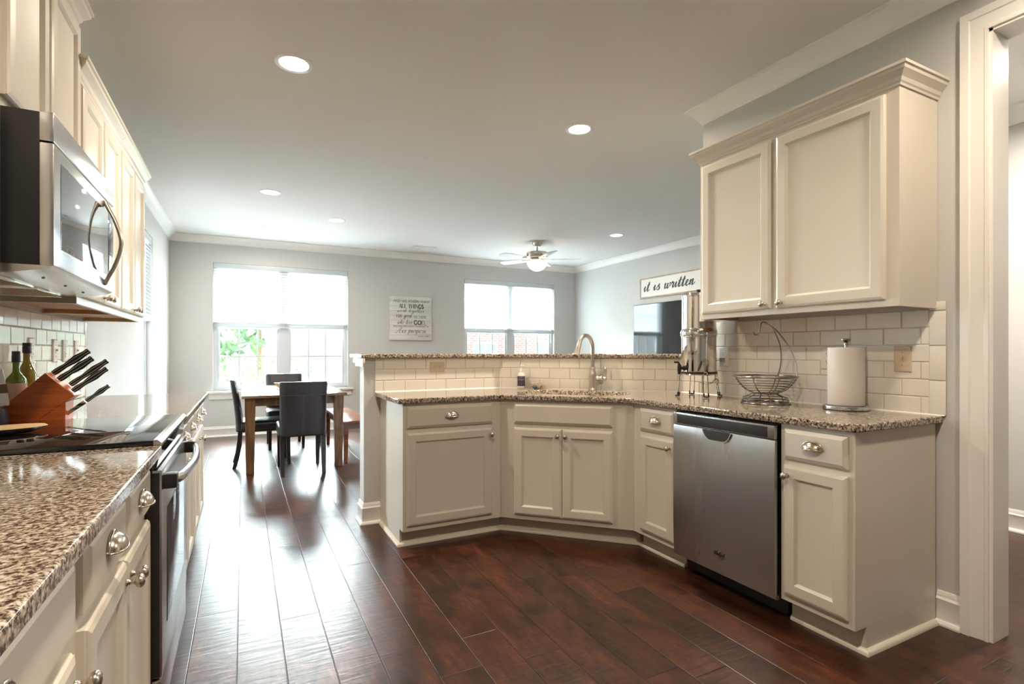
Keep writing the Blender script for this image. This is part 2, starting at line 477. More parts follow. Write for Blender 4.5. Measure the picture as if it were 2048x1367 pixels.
def copy_tree(o, parent=None):
    c = o.copy(); COL.objects.link(c)
    if parent: c.parent = parent
    for ch in list(o.children):
        copy_tree(ch, c)
    return c
def put(o, name, parent, loc, rot=(0, 0, 0)):
    c = o.copy(); COL.objects.link(c); c.name = name; c.parent = parent; c.location = loc; c.rotation_euler = rot
    c.hide_render = False
    return c
def share(name, me, parent, loc=(0, 0, 0), rot=(0, 0, 0)):
    o = bpy.data.objects.new(name, me); COL.objects.link(o); o.parent = parent; o.location = loc; o.rotation_euler = rot
    return o
def mesh_only(name, bm, m, smooth=38):
    bmesh.ops.recalc_face_normals(bm, faces=bm.faces)
    me = bpy.data.meshes.new(name); bm.to_mesh(me); bm.free(); me.materials.append(M[m])
    for p in me.polygons: p.use_smooth = True
    me.set_sharp_from_angle(angle=math.radians(smooth))
    return me
def spline(pts, n=6, closed=False):
    """Catmull-Rom through pts"""
    P = [Vector(p) for p in pts]; m = len(P); out = []
    rng = range(m if closed else m - 1)
    for i in rng:
        g = lambda j: P[j % m] if closed else P[max(0, min(m - 1, j))]
        a, b, c, d = g(i - 1), g(i), g(i + 1), g(i + 2)
        for k in range(n):
            t = k / n
            out.append(0.5 * ((2 * b) + (c - a) * t + (2 * a - 5 * b + 4 * c - d) * t * t + (3 * b - a - 3 * c + d) * t ** 3))
    if not closed: out.append(P[-1])
    return out

# ---------------------------------------------------------------- brush lettering (letters as pen strokes, units of x-height)
SCRIPT = {   # advance, strokes
 'i': (0.55, [[(0.0, .35), (.22, .95), (.18, .2), (.3, 0), (.55, .3)], [(.30, 1.42), (.34, 1.50)]]),
 't': (0.60, [[(0.0, .3), (.32, 1.75), (.2, .2), (.34, 0), (.6, .3)], [(-.02, 1.08), (.55, 1.22)]]),
 's': (0.70, [[(0.0, .2), (.42, 1.05), (.40, .7), (.56, .25), (.38, -.02), (.12, .02)], [(.5, .1), (.7, .35)]]),
 'w': (1.10, [[(0, .7), (.16, .98), (.14, .2), (.28, 0), (.5, .35), (.58, .95), (.56, .2), (.7, 0), (.95, .45), (.92, .95), (1.1, .8)]]),
 'r': (0.70, [[(0, .3), (.22, 1.1), (.26, .85), (.48, .92), (.42, .25), (.52, 0), (.7, .3)]]),
 'e': (0.66, [[(0, .3), (.3, .5), (.44, .82), (.28, 1.0), (.12, .5), (.26, 0), (.46, .05), (.66, .35)]]),
 'n': (0.92, [[(0, .6), (.14, .95), (.12, 0)], [(.12, .3), (.34, .9), (.5, .9), (.48, .2), (.6, 0), (.92, .4)]]),
 'o': (0.80, [[(.4, 1.0), (.14, .85), (.1, .3), (.3, 0), (.54, .35), (.52, .85), (.36, 1.0), (.55, .8), (.8, .9)]]),
 'k': (0.85, [[(0, .3), (.36, 1.7), (.26, 1.9), (.14, 0)], [(.16, .45), (.48, .98), (.5, .7), (.22, .55), (.46, .1), (.6, 0), (.85, .3)]]),
 'g': (0.80, [[(.5, .9), (.2, .95), (.1, .3), (.3, .02), (.5, .9), (.42, -.7), (.18, -.85), (.2, -.5), (.8, .3)]]),
 'h': (0.88, [[(0, .3), (.38, 1.65), (.28, 1.9), (.14, 0)], [(.16, .4), (.4, .95), (.5, .8), (.46, .15), (.58, 0), (.88, .3)]]),
 'd': (0.85, [[(.5, .85), (.22, .95), (.1, .35), (.26, 0), (.5, .6), (.64, 1.9), (.5, .2), (.62, 0), (.85, .3)]]),
 'l': (0.50, [[(0, .3), (.38, 1.6), (.28, 1.9), (.14, .3), (.26, 0), (.5, .3)]]),
 'v': (0.78, [[(0, .7), (.16, .98), (.2, .2), (.3, 0), (.56, .6), (.54, 1.0), (.78, .85)]]),
 'u': (0.88, [[(0, .5), (.16, .98), (.14, .2), (.28, 0), (.5, .4), (.58, .98), (.54, .2), (.66, 0), (.88, .3)]]),
 'p': (0.85, [[(0, .4), (.2, 1.05), (.06, -.9)], [(.14, .5), (.38, 1.0), (.6, .8), (.54, .2), (.3, 0), (.14, .1)], [(.5, .1), (.85, .35)]]),
 'H': (1.35, [[(-.5, .3), (-.3, .0), (0, .2), (.5, 1.9), (.62, 2.05)], [(1.05, 2.1), (.75, 1.2), (.62, .2), (.8, 0), (1.2, .4)], [(.1, .95), (.9, 1.05)]]),
 'W': (1.7, [[(0, 1.75), (.16, 1.8), (.28, .6), (.34, 0), (.9, 1.7), (.92, .6), (.98, 0), (1.55, 1.85)]]),
 '.': (0.35, [[(.1, 0), (.16, .06)]]),
 ' ': (0.70, []),
}
CAPS = {     # serif capitals: width, strokes (thick?, points)
 'A': (.80, [(0, [(.05, 0), (.40, 1)]), (1, [(.40, 1), (.74, 0)]), (0, [(.17, .36), (.62, .36)])]),
 'N': (.85, [(0, [(.12, 0), (.12, 1)]), (1, [(.12, 1), (.72, 0)]), (0, [(.72, 0), (.72, 1)])]),
 'D': (.82, [(1, [(.14, 0), (.14, 1)]), (0, [(.14, 1), (.45, .98), (.7, .75), (.72, .5), (.7, .25), (.45, .02), (.14, 0)])]),
 'W': (1.1, [(1, [(.04, 1), (.32, 0)]), (0, [(.32, 0), (.54, 1)]), (1, [(.54, 1), (.80, 0)]), (0, [(.80, 0), (1.05, 1)])]),
 'E': (.66, [(1, [(.14, 0), (.14, 1)]), (0, [(.14, 1), (.58, 1)]), (0, [(.14, .52), (.48, .52)]), (0, [(.14, 0), (.6, 0)])]),
 'K': (.82, [(1, [(.14, 0), (.14, 1)]), (0, [(.7, 1), (.16, .45)]), (1, [(.3, .58), (.74, 0)])]),
 'O': (.86, [(1, [(.43, 1), (.18, .85), (.1, .5), (.18, .15), (.43, 0)]), (1, [(.43, 0), (.68, .15), (.76, .5), (.68, .85), (.43, 1)])]),
 'T': (.74, [(1, [(.37, 0), (.37, 1)]), (0, [(.04, .97), (.70, .97)])]),
 'H': (.86, [(1, [(.14, 0), (.14, 1)]), (1, [(.72, 0), (.72, 1)]), (0, [(.14, .52), (.72, .52)])]),
 'L': (.66, [(1, [(.14, 0), (.14, 1)]), (0, [(.14, 0), (.60, 0)])]),
 'I': (.34, [(1, [(.17, 0), (.17, 1)])]),
 'G': (.86, [(1, [(.72, .82), (.43, 1), (.18, .85), (.1, .5), (.18, .15), (.43, 0), (.72, .14)]), (1, [(.72, .14), (.72, .45)]), (0, [(.5, .45), (.8, .45)])]),
 'S': (.62, [(1, [(.52, .85), (.30, 1), (.12, .8), (.2, .6), (.46, .4), (.5, .18), (.3, 0), (.08, .15)])]),
 'F': (.62, [(1, [(.14, 0), (.14, 1)]), (0, [(.14, 1), (.56, 1)]), (0, [(.14, .52), (.46, .52)])]),
 'R': (.78, [(1, [(.14, 0), (.14, 1)]), (0, [(.14, 1), (.45, .98), (.58, .75), (.45, .52), (.14, .5)]), (1, [(.36, .5), (.72, 0)])]),
 'B': (.72, [(1, [(.14, 0), (.14, 1)]), (0, [(.14, 1), (.44, .98), (.54, .76), (.44, .54), (.14, .53)]), (0, [(.44, .54), (.6, .28), (.46, .02), (.14, 0)])]),
 'C': (.78, [(1, [(.68, .82), (.43, 1), (.18, .85), (.1, .5), (.18, .15), (.43, 0), (.68, .16)])]),
 'V': (.80, [(1, [(.05, 1), (.40, 0)]), (0, [(.40, 0), (.74, 1)])]),
 ',': (.30, [(1, [(.16, .06), (.08, -.16)])]), ' ': (.42, []),
}
def ribbon(bm, pts, w0, w1, put3, depth, sm=5):
    """flat pen stroke: w0 wide on up strokes, w1 on down strokes"""
    P = spline([(p[0], p[1], 0) for p in pts], sm) if len(pts) > 2 else [Vector((p[0], p[1], 0)) for p in pts]
    L_, R_ = [], []
    for i, p in enumerate(P):
        t = P[min(i + 1, len(P) - 1)] - P[max(i - 1, 0)]
        if t.length < 1e-9: continue
        t.normalize(); n = Vector((-t.y, t.x, 0))
        k = max(0.0, -t.y); w = (w0 + (w1 - w0) * k) * 0.5
        if i in (0, len(P) - 1): w *= 0.75
        L_.append(p + n * w); R_.append(p - n * w)
    fr = [bm.verts.new(put3(q.x, q.y, depth)) for q in L_]; fl = [bm.verts.new(put3(q.x, q.y, depth)) for q in R_]
    for i in range(len(fr) - 1): bm.faces.new((fr[i], fr[i + 1], fl[i + 1], fl[i]))
def write_script(bm, text, x, y, h, put3, depth, w0=.07, w1=.20, slant=.28, width=None):
    tot = sum(SCRIPT[c][0] for c in text)
    sx = h if width is None else width / tot
    for c in text:
        adv, st = SCRIPT[c]
        for s in st:
            pts = [(x + (px + slant * py) * sx, y + py * h) for px, py in s]
            ribbon(bm, pts, w0 * h, w1 * h, put3, depth)
        x += adv * sx
    return x
def write_caps(bm, text, x, y, h, put3, depth, thick=.18, thin=.06, width=None):
    tot = sum(CAPS[c][0] for c in text)
    sx = h if width is None else width / tot
    for c in text:
        adv, st = CAPS[c]
        for fat, s in st:
            pts = [(x + px * sx, y + py * h) for px, py in s]
            w = (thick if fat else thin) * h
            ribbon(bm, pts, w, w, put3, depth, 4)
            for (px, py) in (s[0], s[-1]):
                if len(s) == 2 and py in (0, 1) and (s[0][1] != s[1][1]):
                    ribbon(bm, [(x + px * sx - .14 * h, y + py * h), (x + px * sx + .14 * h, y + py * h)], thin * h, thin * h, put3, depth)
        x += adv * sx
    return x

# ---------------------------------------------------------------- room shell
T = 0.15
def wallbox(bm, *a): box(bm, *a)
bm = bm_new(); box(bm, XL - T, XLIV + T, -3.2 - T, YF + T, -0.12, 0.0)
struct('floor', bm, 'floor')
bm = bm_new(); box(bm, XL - T, XLIV + T, -3.2 - T, YF + T, CEIL, CEIL + 0.12)
struct('ceiling', bm, 'ceil')
W1 = (-0.38, 1.45, 0.64, 2.45); W2 = (3.40, 5.22, 0.64, 2.455); W3 = (6.10, 6.96, 0.64, 2.45)
bm = bm_new()
xs = [XL - T, W1[0], W1[1], W2[0], W2[1], XLIV + T]
for a, b in ((0, 1), (2, 3), (4, 5)): box(bm, xs[a], xs[b], YF, YF + T, 0, CEIL)
for w in (W1, W2):
    box(bm, w[0], w[1], YF, YF + T, 0, w[2]); box(bm, w[0], w[1], YF, YF + T, w[3], CEIL)
struct('wall_back', bm, 'wall')
bm = bm_new()
box(bm, XL - T, XL, -3.2 - T, W3[0], 0, CEIL); box(bm, XL - T, XL, W3[1], YF, 0, CEIL)
box(bm, XL - T, XL, W3[0], W3[1], 0, W3[2]); box(bm, XL - T, XL, W3[0], W3[1], W3[3], CEIL)
wall_left = struct('wall_left', bm, 'wall')
DY0, DY1, DH = -0.55, 1.03, 2.53          # cased opening in the right kitchen wall
WT = 0.135
bm = bm_new()
box(bm, XR, XR + WT, DY1, YB, 0, CEIL); box(bm, XR, XR + WT, -3.2, DY0, 0, CEIL); box(bm, XR, XR + WT, DY0, DY1, DH, CEIL)
wall_right = struct('wall_right', bm, 'wall')
bm = bm_new(); box(bm, XR + WT, XLIV + T, YB - WT, YB, 0, CEIL)
struct('wall_middle', bm, 'wall')
bm = bm_new(); box(bm, XLIV, XLIV + T, YB, YF, 0, CEIL)
struct('wall_living_right', bm, 'wall')
bm = bm_new(); box(bm, XL - T, XLIV + T, -3.2 - T, -3.2, 0, CEIL)
struct('wall_front', bm, 'wall')
bm = bm_new(); box(bm, 4.57, 4.57 + T, -3.2, YB - WT, 0, CEIL)
struct('wall_hall', bm, 'wall')
# half-height peninsula wall: face line Y=3.70, then 45 degrees, then the kitchen wall plane
KF = [(0.742, 3.70), (1.785, 3.70), (2.735, 2.75), (2.735, YB)]
KB = [(0.742, 3.835), (1.841, 3.835), (2.87, 2.806), (2.87, YB)]
bm = bm_new(); prism(bm, KF + KB[::-1], 0, 1.15)
wall_half = struct('wall_half', bm, 'wall')
# crown moulding, baseboards, door casing
CROWN = [(0, CEIL - .105), (.010, CEIL - .105), (.012, CEIL - .092), (.020, CEIL - .084), (.030, CEIL - .062), (.052, CEIL - .036), (.072, CEIL - .024), (.078, CEIL - .016), (.088, CEIL - .012), (.088, CEIL), (0, CEIL)]
bm = bm_new()
sweep(bm, [(XL, -3.2), (XL, YF), (XLIV, YF), (XLIV, YB), (XR, YB), (XR, -3.2)], CROWN)
struct('trim_1', bm, 'trim', smooth=25)
bm = bm_new(); sweep(bm, [(4.57, -3.2), (4.57, YB - WT)], CROWN, side=-1)
struct('trim_2', bm, 'trim', smooth=25)
BASE = [(0, 0), (.030, 0), (.030, .008), (.024, .018), (.014, .022), (.014, .105), (.017, .112), (.010, .122), (.010, .130), (.004, .146), (0, .146)]
bm = bm_new(); sweep(bm, [(XL, 4.21), (XL, YF), (XLIV, YF), (XLIV, YB), (2.87, YB)], BASE)
struct('baseboard_back', bm, 'trim', smooth=25)
bm = bm_new(); sweep(bm, [(XR, 1.205), (XR, 1.115)], BASE)
struct('baseboard_right', bm, 'trim', smooth=25)
bm = bm_new(); sweep(bm, [(4.57, -3.2), (4.57, YB - WT)], BASE, side=-1)
struct('baseboard_hall', bm, 'trim', smooth=25)
bm = bm_new(); sweep(bm, [(0.853, 3.70), (0.742, 3.70), (0.742, 3.835), (1.841, 3.835), (2.87, 2.806)], BASE, side=-1)
struct('baseboard_half', bm, 'trim', smooth=25)
# cased opening: jamb lining and casing of stepped boards (door_1)
bm = bm_new()
box(bm, XR - .002, XR + WT + .002, DY1 - .018, DY1, 0, DH); box(bm, XR - .002, XR + WT + .002, DY0, DY0 + .018, 0, DH)
box(bm, XR - .002, XR + WT + .002, DY0, DY1, DH - .018, DH)
d1 = struct('door_1', bm, 'trim')
def casing(bm, xf, sgn):
    prof = [(0.0, 0.0), (0.012, 0.0), (.012, .012), (.009, .016), (.016, .052), (.016, .058), (.022, .062), (.022, .092), (0, .092)]
    ins = 0.006
    def ring(dy, z, flip):
        out = []
        for (h, o) in prof:
            out.append(bm.verts.new((xf - sgn * h, (DY1 - ins + o) if not flip else (DY0 + ins - o), z if z == 0 else DH - ins + o)))
        return out
    A, B, C_, D = ring(0, 0, False), ring(0, 1, False), ring(0, 1, True), ring(0, 0, True)
    k = len(prof)
    for P_, Q_ in ((A, B), (B, C_), (C_, D)):
        for i in range(k): bm.faces.new((P_[i], P_[(i + 1) % k], Q_[(i + 1) % k], Q_[i]))
    bm.faces.new(A); bm.faces.new(D)
bm = bm_new(); casing(bm, XR, 1); obj('casing', bm, 'trim', d1, smooth=20)
bm = bm_new(); casing(bm, XR + WT, -1); obj('casing', bm, 'trim', d1, smooth=20)
# shoe moulding round the peninsula toe kick
SHOE = [(0, 0), (.018, 0), (.017, .010), (.011, .018), (0, .022)]
bm = bm_new(); sweep(bm, [(0.854, 3.66), (0.854, 3.185), (1.541, 3.185), (2.192, 2.534), (2.192, 2.15)], SHOE)
struct('trim_3', bm, 'cab')
bm = bm_new(); sweep(bm, [(2.192, 1.517), (2.192, 1.205), (2.704, 1.205)], SHOE)
struct('trim_4', bm, 'cab')
bm = bm_new(); box(bm, .724, .742, 3.655, 4.0, 1.115, 1.15, .004); box(bm, .730, .742, 3.68, 3.95, 1.09, 1.115, .003)
struct('trim_5', bm, 'trim')

# ---------------------------------------------------------------- windows
def window(name, w, h, loc, rotz, cols=3, double=True):
    """opening w x h; local x along the wall, y outwards, z up from the sill"""
    bm = bm_new()
    y0, y1 = 0.055, 0.14
    f = .045
    box(bm, 0, f, y0, y1, 0, h); box(bm, w - f, w, y0, y1, 0, h); box(bm, f, w - f, y0, y1, h - f, h); box(bm, f, w - f, y0, y1, 0, f)
    if double: box(bm, w / 2 - .065, w / 2 + .065, y0 - .004, y1, f, h - f)
    root = obj(name, bm, 'vinyl', None, loc=loc, rot=(0, 0, rotz)); root['kind'] = 'structure'
    mid = h * 0.5
    for k in ((0, 1) if double else (0,)):
        xa = f if k == 0 else w / 2 + .065; xb = (w / 2 - .065 if double else w - f) if k == 0 else w - f
        for (za, zb, yy) in ((f, mid + .02, .068), (mid - .02, h - f, .098)):
            bm = bm_new(); s = .034
            box(bm, xa, xa + s, yy, yy + .028, za, zb); box(bm, xb - s, xb, yy, yy + .028, za, zb)
            box(bm, xa + s, xb - s, yy, yy + .028, za, za + s); box(bm, xa + s, xb - s, yy, yy + .028, zb - s, zb)
            sash = obj('sash', bm, 'vinyl', root)
            bm = bm_new()
            for c in range(1, cols):
                xc = xa + s + (xb - xa - 2 * s) * c / cols
                box(bm, xc - .011, xc + .011, yy + .009, yy + .019, za + s, zb - s)
            zc = (za + zb) / 2; box(bm, xa + s, xb - s, yy + .010, yy + .018, zc - .011, zc + .011)
            obj('muntins', bm, 'vinyl', sash)
            bm = bm_new(); box(bm, xa + s, xb - s, yy + .0125, yy + .0155, za + s, zb - s); obj('pane', bm, 'pane', sash)
    bm = bm_new()
    box(bm, -.075, w + .075, -.055, .0, -.030, 0.0, .005); box(bm, .0, w, .0, .06, -.03, 0.0)
    box(bm, -.05, w + .05, -.016, 0, -.115, -.030, .003)
    obj('sill', bm, 'trim', root)
    return root
window('window_1', W1[1] - W1[0], W1[3] - W1[2], (W1[0], YF, W1[2]), 0)
window('window_2', W2[1] - W2[0], W2[3] - W2[2], (W2[0], YF, W2[2]), 0)
window('window_3', W3[1] - W3[0], W3[3] - W3[2], (XL, W3[0], W3[2]), PI / 2, 2, False)

def blind(label, w, top, bottom, loc, rotz, tilt):
    """root at the head of the opening; hangs down"""
    root = thing('window_blind', label, 'blind', loc, rotz)
    bm = bm_new(); box(bm, .006, w - .006, .004, .046, -.075, -.002, .003); obj('headrail', bm, 'rail', root)
    bm = bm_new(); drop = top - bottom
    z = -.095
    while z > -drop + .075:
        c, s = math.cos(tilt), math.sin(tilt); hw = .024
        a = [bm.verts.new((x, .028 + q * hw * c, z + q * hw * s + .003 * (1 - q * q))) for x in (.010, w - .010) for q in (-1, 0, 1)]
        bm.faces.new((a[0], a[1], a[4], a[3])); bm.faces.new((a[1], a[2], a[5], a[4]))
        z -= .040
    obj('slats', bm, 'slat', root)
    bm = bm_new()
    for k in range(7): box(bm, .010, w - .010, .006, .050, -drop + .026 + k * .0065, -drop + .0305 + k * .0065)
    box(bm, .008, w - .008, .004, .052, -drop, -drop + .024, .004)
    obj('bottom_rail', bm, 'rail', root)
    bm = bm_new(); tube(bm, [(.09, .0, -.07), (.092, -.004, -.80)], .004, 6); obj('tilt_wand', bm, 'white', root)
    bm = bm_new()
    for xx in (w - .085, w - .077): tube(bm, [(xx, .0, -.07), (xx, -.004, -.5), (xx + .003, -.004, -1.05)], .0016, 5)
    lathe(bm, [(.002, -1.10), (.007, -1.09), (.005, -1.05)], 8, (w - .079, -.004, 0)); obj('lift_cord', bm, 'white', root)
    for fr in (.12, .5, .88):
        bm = bm_new(); tube(bm, [(w * fr, .003, -.06), (w * fr, .003, -drop + .02)], .0012, 4)
        obj('ladder_string', bm, 'white', root)
blind('white slatted blind half lowered over the window behind the dining table', W1[1] - W1[0], W1[3], 1.54, (W1[0], YF, W1[3]), 0, math.radians(38))
blind('white slatted blind half lowered over the window behind the ceiling fan', W2[1] - W2[0], W2[3], 1.53, (W2[0], YF, W2[3]), 0, math.radians(58))
blind('white slatted blind on the side window just past the left wall cabinets', W3[1] - W3[0], W3[3], 1.53, (XL, W3[0], W3[3]), PI / 2, math.radians(38))

# ---------------------------------------------------------------- subway tile
def tiles(bm, bg, length, z0, z1, start=0.0, tw=.1545, th=.0785, g=.0022, skip=None):
    """running-bond tiles facing -y in local coords, over bg (grout)"""
    n = 0; z = z0
    while z < z1 - .004:
        zt = min(z + th - g, z1)
        x = -tw * (0.5 if n % 2 else 0.0) + start - tw
        while x < length:
            a, b = max(x, 0.0), min(x + tw - g, length)
            if b - a > .006:
                d, e = .0035, .0018
                tilt = random.uniform(-.0004, .0004); t2 = random.uniform(-.0004, .0004)
                r0 = [bm.verts.new(p) for p in ((a, 0, z), (b, 0, z), (b, 0, zt), (a, 0, zt))]
                r1 = [bm.verts.new(p) for p in ((a + .0008, -.005, z + .0008), (b - .0008, -.005, z + .0008), (b - .0008, -.005, zt - .0008), (a + .0008, -.005, zt - .0008))]
                r2 = [bm.verts.new(p) for p in ((a + d, -.007 + tilt + t2, z + d), (b - d, -.007 - tilt + t2, z + d), (b - d, -.007 - tilt - t2, zt - d), (a + d, -.007 + tilt - t2, zt - d))]
                for A, B in ((r0, r1), (r1, r2)):
                    for k in range(4): bm.faces.new((A[k], A[(k + 1) % 4], B[(k + 1) % 4], B[k]))
                bm.faces.new(r2)
            x += tw
        z += th; n += 1
    box(bg, 0, length, -.0035, .0, z0, z1)
def tile_panel(parent, length, z0, z1, loc, rotz, start=0.0, edge=None):
    bm, bg = bm_new(), bm_new()
    tiles(bm, bg, length, z0, z1, start)
    if edge:      # a column of upright trim tiles (x0, x1, top)
        x0, x1, zt = edge; z = z0
        while z < zt - .02:
            zz = min(z + .152, zt); box(bm, x0 + .001, x1, -.0075, 0, z + .001, zz - .001, .0015); z += .1545
        box(bg, x0, x1, -.0035, 0, z0, zt)
    g = obj('grout', bg, 'grout', parent, loc=loc, rot=(0, 0, rotz))
    obj('tile_backsplash', bm, 'tile', parent, loc=loc, rot=(0, 0, rotz), smooth=20)
TZ = .9145
tile_panel(wall_right, YB - .002 - 1.235, TZ, 1.385, (XR, YB - .002, 0), -PI / 2, start=.03, edge=(1.298, 1.361, 1.418))
tile_panel(wall_half, .205, TZ, 1.149, (XR, 2.745, 0), -PI / 2, start=.03)
tile_panel(wall_half, 1.785 - .818, TZ, 1.149, (.818, 3.70, 0), 0, start=.06)
tile_panel(wall_half, math.hypot(.95, .95), TZ, 1.149, (1.785, 3.70, 0), -PI / 4, start=.02)
tile_panel(wall_left, 4.165 - 0.2, TZ, 1.385, (XL, 0.2, 0), PI / 2, start=.0, edge=(3.965, 4.01, 1.385))

bm = bm_new(); sweep(bm, [(.819, 3.6935), (1.7818, 3.6935), (2.7285, 2.7468), (2.7285, 1.176)], [(0, .9125), (.006, .9138), (.004, .9165), (0, .9185)])
struct('trim_6', bm, 'trim')

# ---------------------------------------------------------------- cabinets
def knob_mesh():
    bm = bm_new()
    lathe(bm, [(.0075, 0), (.0085, -.002), (.0055, -.005), (.0048, -.014), (.008, -.018), (.0135, -.021), (.0158, -.026), (.0150, -.031), (.0105, -.0355), (.004, -.037)], 20, axis='Y')
    return mesh_only('knob', bm, 'nickel', 60)
def pull_mesh():
    bm = bm_new(); a, h, d = .041, .032, .027
    na, nb = 18, 8; ring = []
    for j in range(nb + 1):
        be = (PI / 2) * j / nb
        ring.append([bm.verts.new((a * math.cos(PI * i / na), -.002 - d * math.sin(be) * (math.sin(PI * i / na) ** .8), -.012 + h * math.cos(be) * math.sin(PI * i / na))) for i in range(na + 1)])
    inner = []
    for j in range(nb + 1):
        be = (PI / 2) * j / nb; k = .93
        inner.append([bm.verts.new((k * a * math.cos(PI * i / na), -.002 - k * d * math.sin(be) * (math.sin(PI * i / na) ** .8), -.0125 + k * h * math.cos(be) * math.sin(PI * i / na))) for i in range(na + 1)])
    for R in (ring, inner):
        for j in range(nb):
            for i in range(na): bm.faces.new((R[j][i], R[j][i + 1], R[j + 1][i + 1], R[j + 1][i]))
    for i in range(na): bm.faces.new((ring[nb][i], ring[nb][i + 1], inner[nb][i + 1], inner[nb][i]))
    tube(bm, [((a + .002) * math.cos(PI * i / na), -.0035, -.012 + (h + .002) * math.sin(PI * i / na)) for i in range(na + 1)], .0035, 8)
    tube(bm, [(a * math.cos(PI * i / na), -.002 - d * (math.sin(PI * i / na) ** .8), -.012) for i in range(na + 1)], .0022, 8)
    for s in (-1, 1): lathe(bm, [(.003, -.006), (.005, -.004), (.005, 0)], 10, (s * (a + .001), 0, -.010), axis='Y')
    return mesh_only('cup_pull', bm, 'nickel', 60)
KNOB, PULL = knob_mesh(), pull_mesh()
def door(parent, x0, x1, z0, z1, knob=None, y=0.0):
    bm = bm_new()
    moulded(bm, x0, x1, z0, z1, [(0, y), (0, y - .011), (.003, y - .014), (.003, y - .016), (.013, y - .020), (.052, y - .020), (.054, y - .0185), (.063, y - .009), (.066, y - .0085)])
    d = obj('door', bm, 'cab', parent, smooth=15)
    if knob:
        share('knob', KNOB, d, (knob[0], y - .020, knob[1]))
    return d
def drawer(parent, x0, x1, z0, z1, pull=True, y=0.0, name='drawer'):
    bm = bm_new()
    moulded(bm, x0, x1, z0, z1, [(0, y), (0, y - .010), (.003, y - .012), (.016, y - .020)])
    d = obj(name, bm, 'cab', parent, smooth=15)
    if pull: share('cup_pull', PULL, d, ((x0 + x1) / 2, y - .020, (z0 + z1) / 2 + .008))
    return d
DZ = (.730, .860); OZ = (.140, .703); KZ = .660
def w2l(pts, loc, rz):
    c, s = math.cos(-rz), math.sin(-rz)
    return [((x - loc[0]) * c - (y - loc[1]) * s, (x - loc[0]) * s + (y - loc[1]) * c) for x, y in pts]
def base_cabinet(label, loc, rz, body, toe, fronts, group='base cabinets'):
    """body, toe: local polygons; fronts: list of callables on the root"""
    r = thing('base_cabinet', label, 'cabinet', loc, rz, group)
    bm = bm_new(); prism(bm, body, .105, .882)
    obj('cabinet_body', bm, 'cab', r, smooth=20, bevel=.0015)
    bm = bm_new(); prism(bm, toe, 0.0, .105); obj('toe_kick', bm, 'cab', r, smooth=20)
    for fn in fronts: fn(r)
    return r
def rect(x0, x1, y0, y1): return [(x0, y0), (x1, y0), (x1, y1), (x0, y1)]
# peninsula, left unit
base_cabinet('cream base cabinet at the free end of the peninsula, single wide door under one drawer', (.854, 3.11, 0), 0,
    rect(0, .655, 0, .585), [(0, .075), (.686, .075), (.655, .585), (0, .585)],
    [lambda r: drawer(r, .024, .590, *DZ), lambda r: door(r, .022, .588, *OZ, knob=(.573, KZ))])
# corner sink unit
B1 = (1.5105, 3.1095)
rz = -PI / 4
body = w2l([(1.5105, 3.1095), (2.1165, 2.5035), (2.717, 2.5035), (2.717, 2.745), (1.78, 3.69), (1.5105, 3.69)], B1, rz)
toe = w2l([(1.542, 3.185), (2.191, 2.535), (2.717, 2.535), (2.717, 2.745), (1.78, 3.69), (1.542, 3.69)], B1, rz)
sw = .857
def false_front(r): drawer(r, .095, sw - .125, *DZ, pull=False, name='false_front')
base_cabinet('cream corner cabinet under the sink with two doors and a blank front', B1 + (0,), rz, body, toe,
    [false_front, lambda r: door(r, .095, .412, *OZ, knob=(.388, KZ)), lambda r: door(r, .415, sw - .125, *OZ, knob=(.440, KZ))])
# narrow unit by the dishwasher
base_cabinet('narrow cream base cabinet between the sink cabinet and the dishwasher', (2.117, 2.502, 0), -PI / 2,
    rect(0, .352, 0, .60), [(.0, .075), (.352, .075), (.352, .60), (0, .60)],
    [lambda r: drawer(r, .068, .347, *DZ), lambda r: door(r, .068, .347, *OZ, knob=(.322, KZ))])
# end unit
base_cabinet('narrow cream base cabinet at the doorway end, right of the dishwasher', (2.117, 1.520, 0), -PI / 2,
    rect(0, .315, 0, .60), rect(0, .315, .075, .60),
    [lambda r: drawer(r, .022, .293, *DZ), lambda r: door(r, .020, .293, *OZ, knob=(.044, KZ))])
# left run
def left_base(label, y0, w, ds, os_):
    return base_cabinet(label, (-.262, y0, 0), PI / 2, rect(0, w, 0, .615), rect(0, w, .075, .615),
        [(lambda r, d=d: drawer(r, d[0], d[1], *DZ)) for d in ds] + [(lambda r, d=d: door(r, d[0], d[1], *OZ, knob=(d[2], KZ))) for d in os_])
left_base('nearest cream base cabinet left of the aisle, partly cut off by the photo edge', .42, .700, [(.025, .672)], [(.025, .672, .648)])
left_base('cream base cabinet just before the oven with two drawers and two doors', 1.123, .760, [(.045, .378), (.405, .735)], [(.045, .388, .365), (.395, .735, .42)])
left_base('cream base cabinet just beyond the oven', 2.650, .756, [(.025, .345), (.375, .715)], [(.025, .366, .343), (.372, .715, .395)])
left_base('farthest cream base cabinet on the oven wall', 3.408, .757, [(.025, .345), (.370, .712)], [(.025, .360, .337), (.366, .712, .389)])

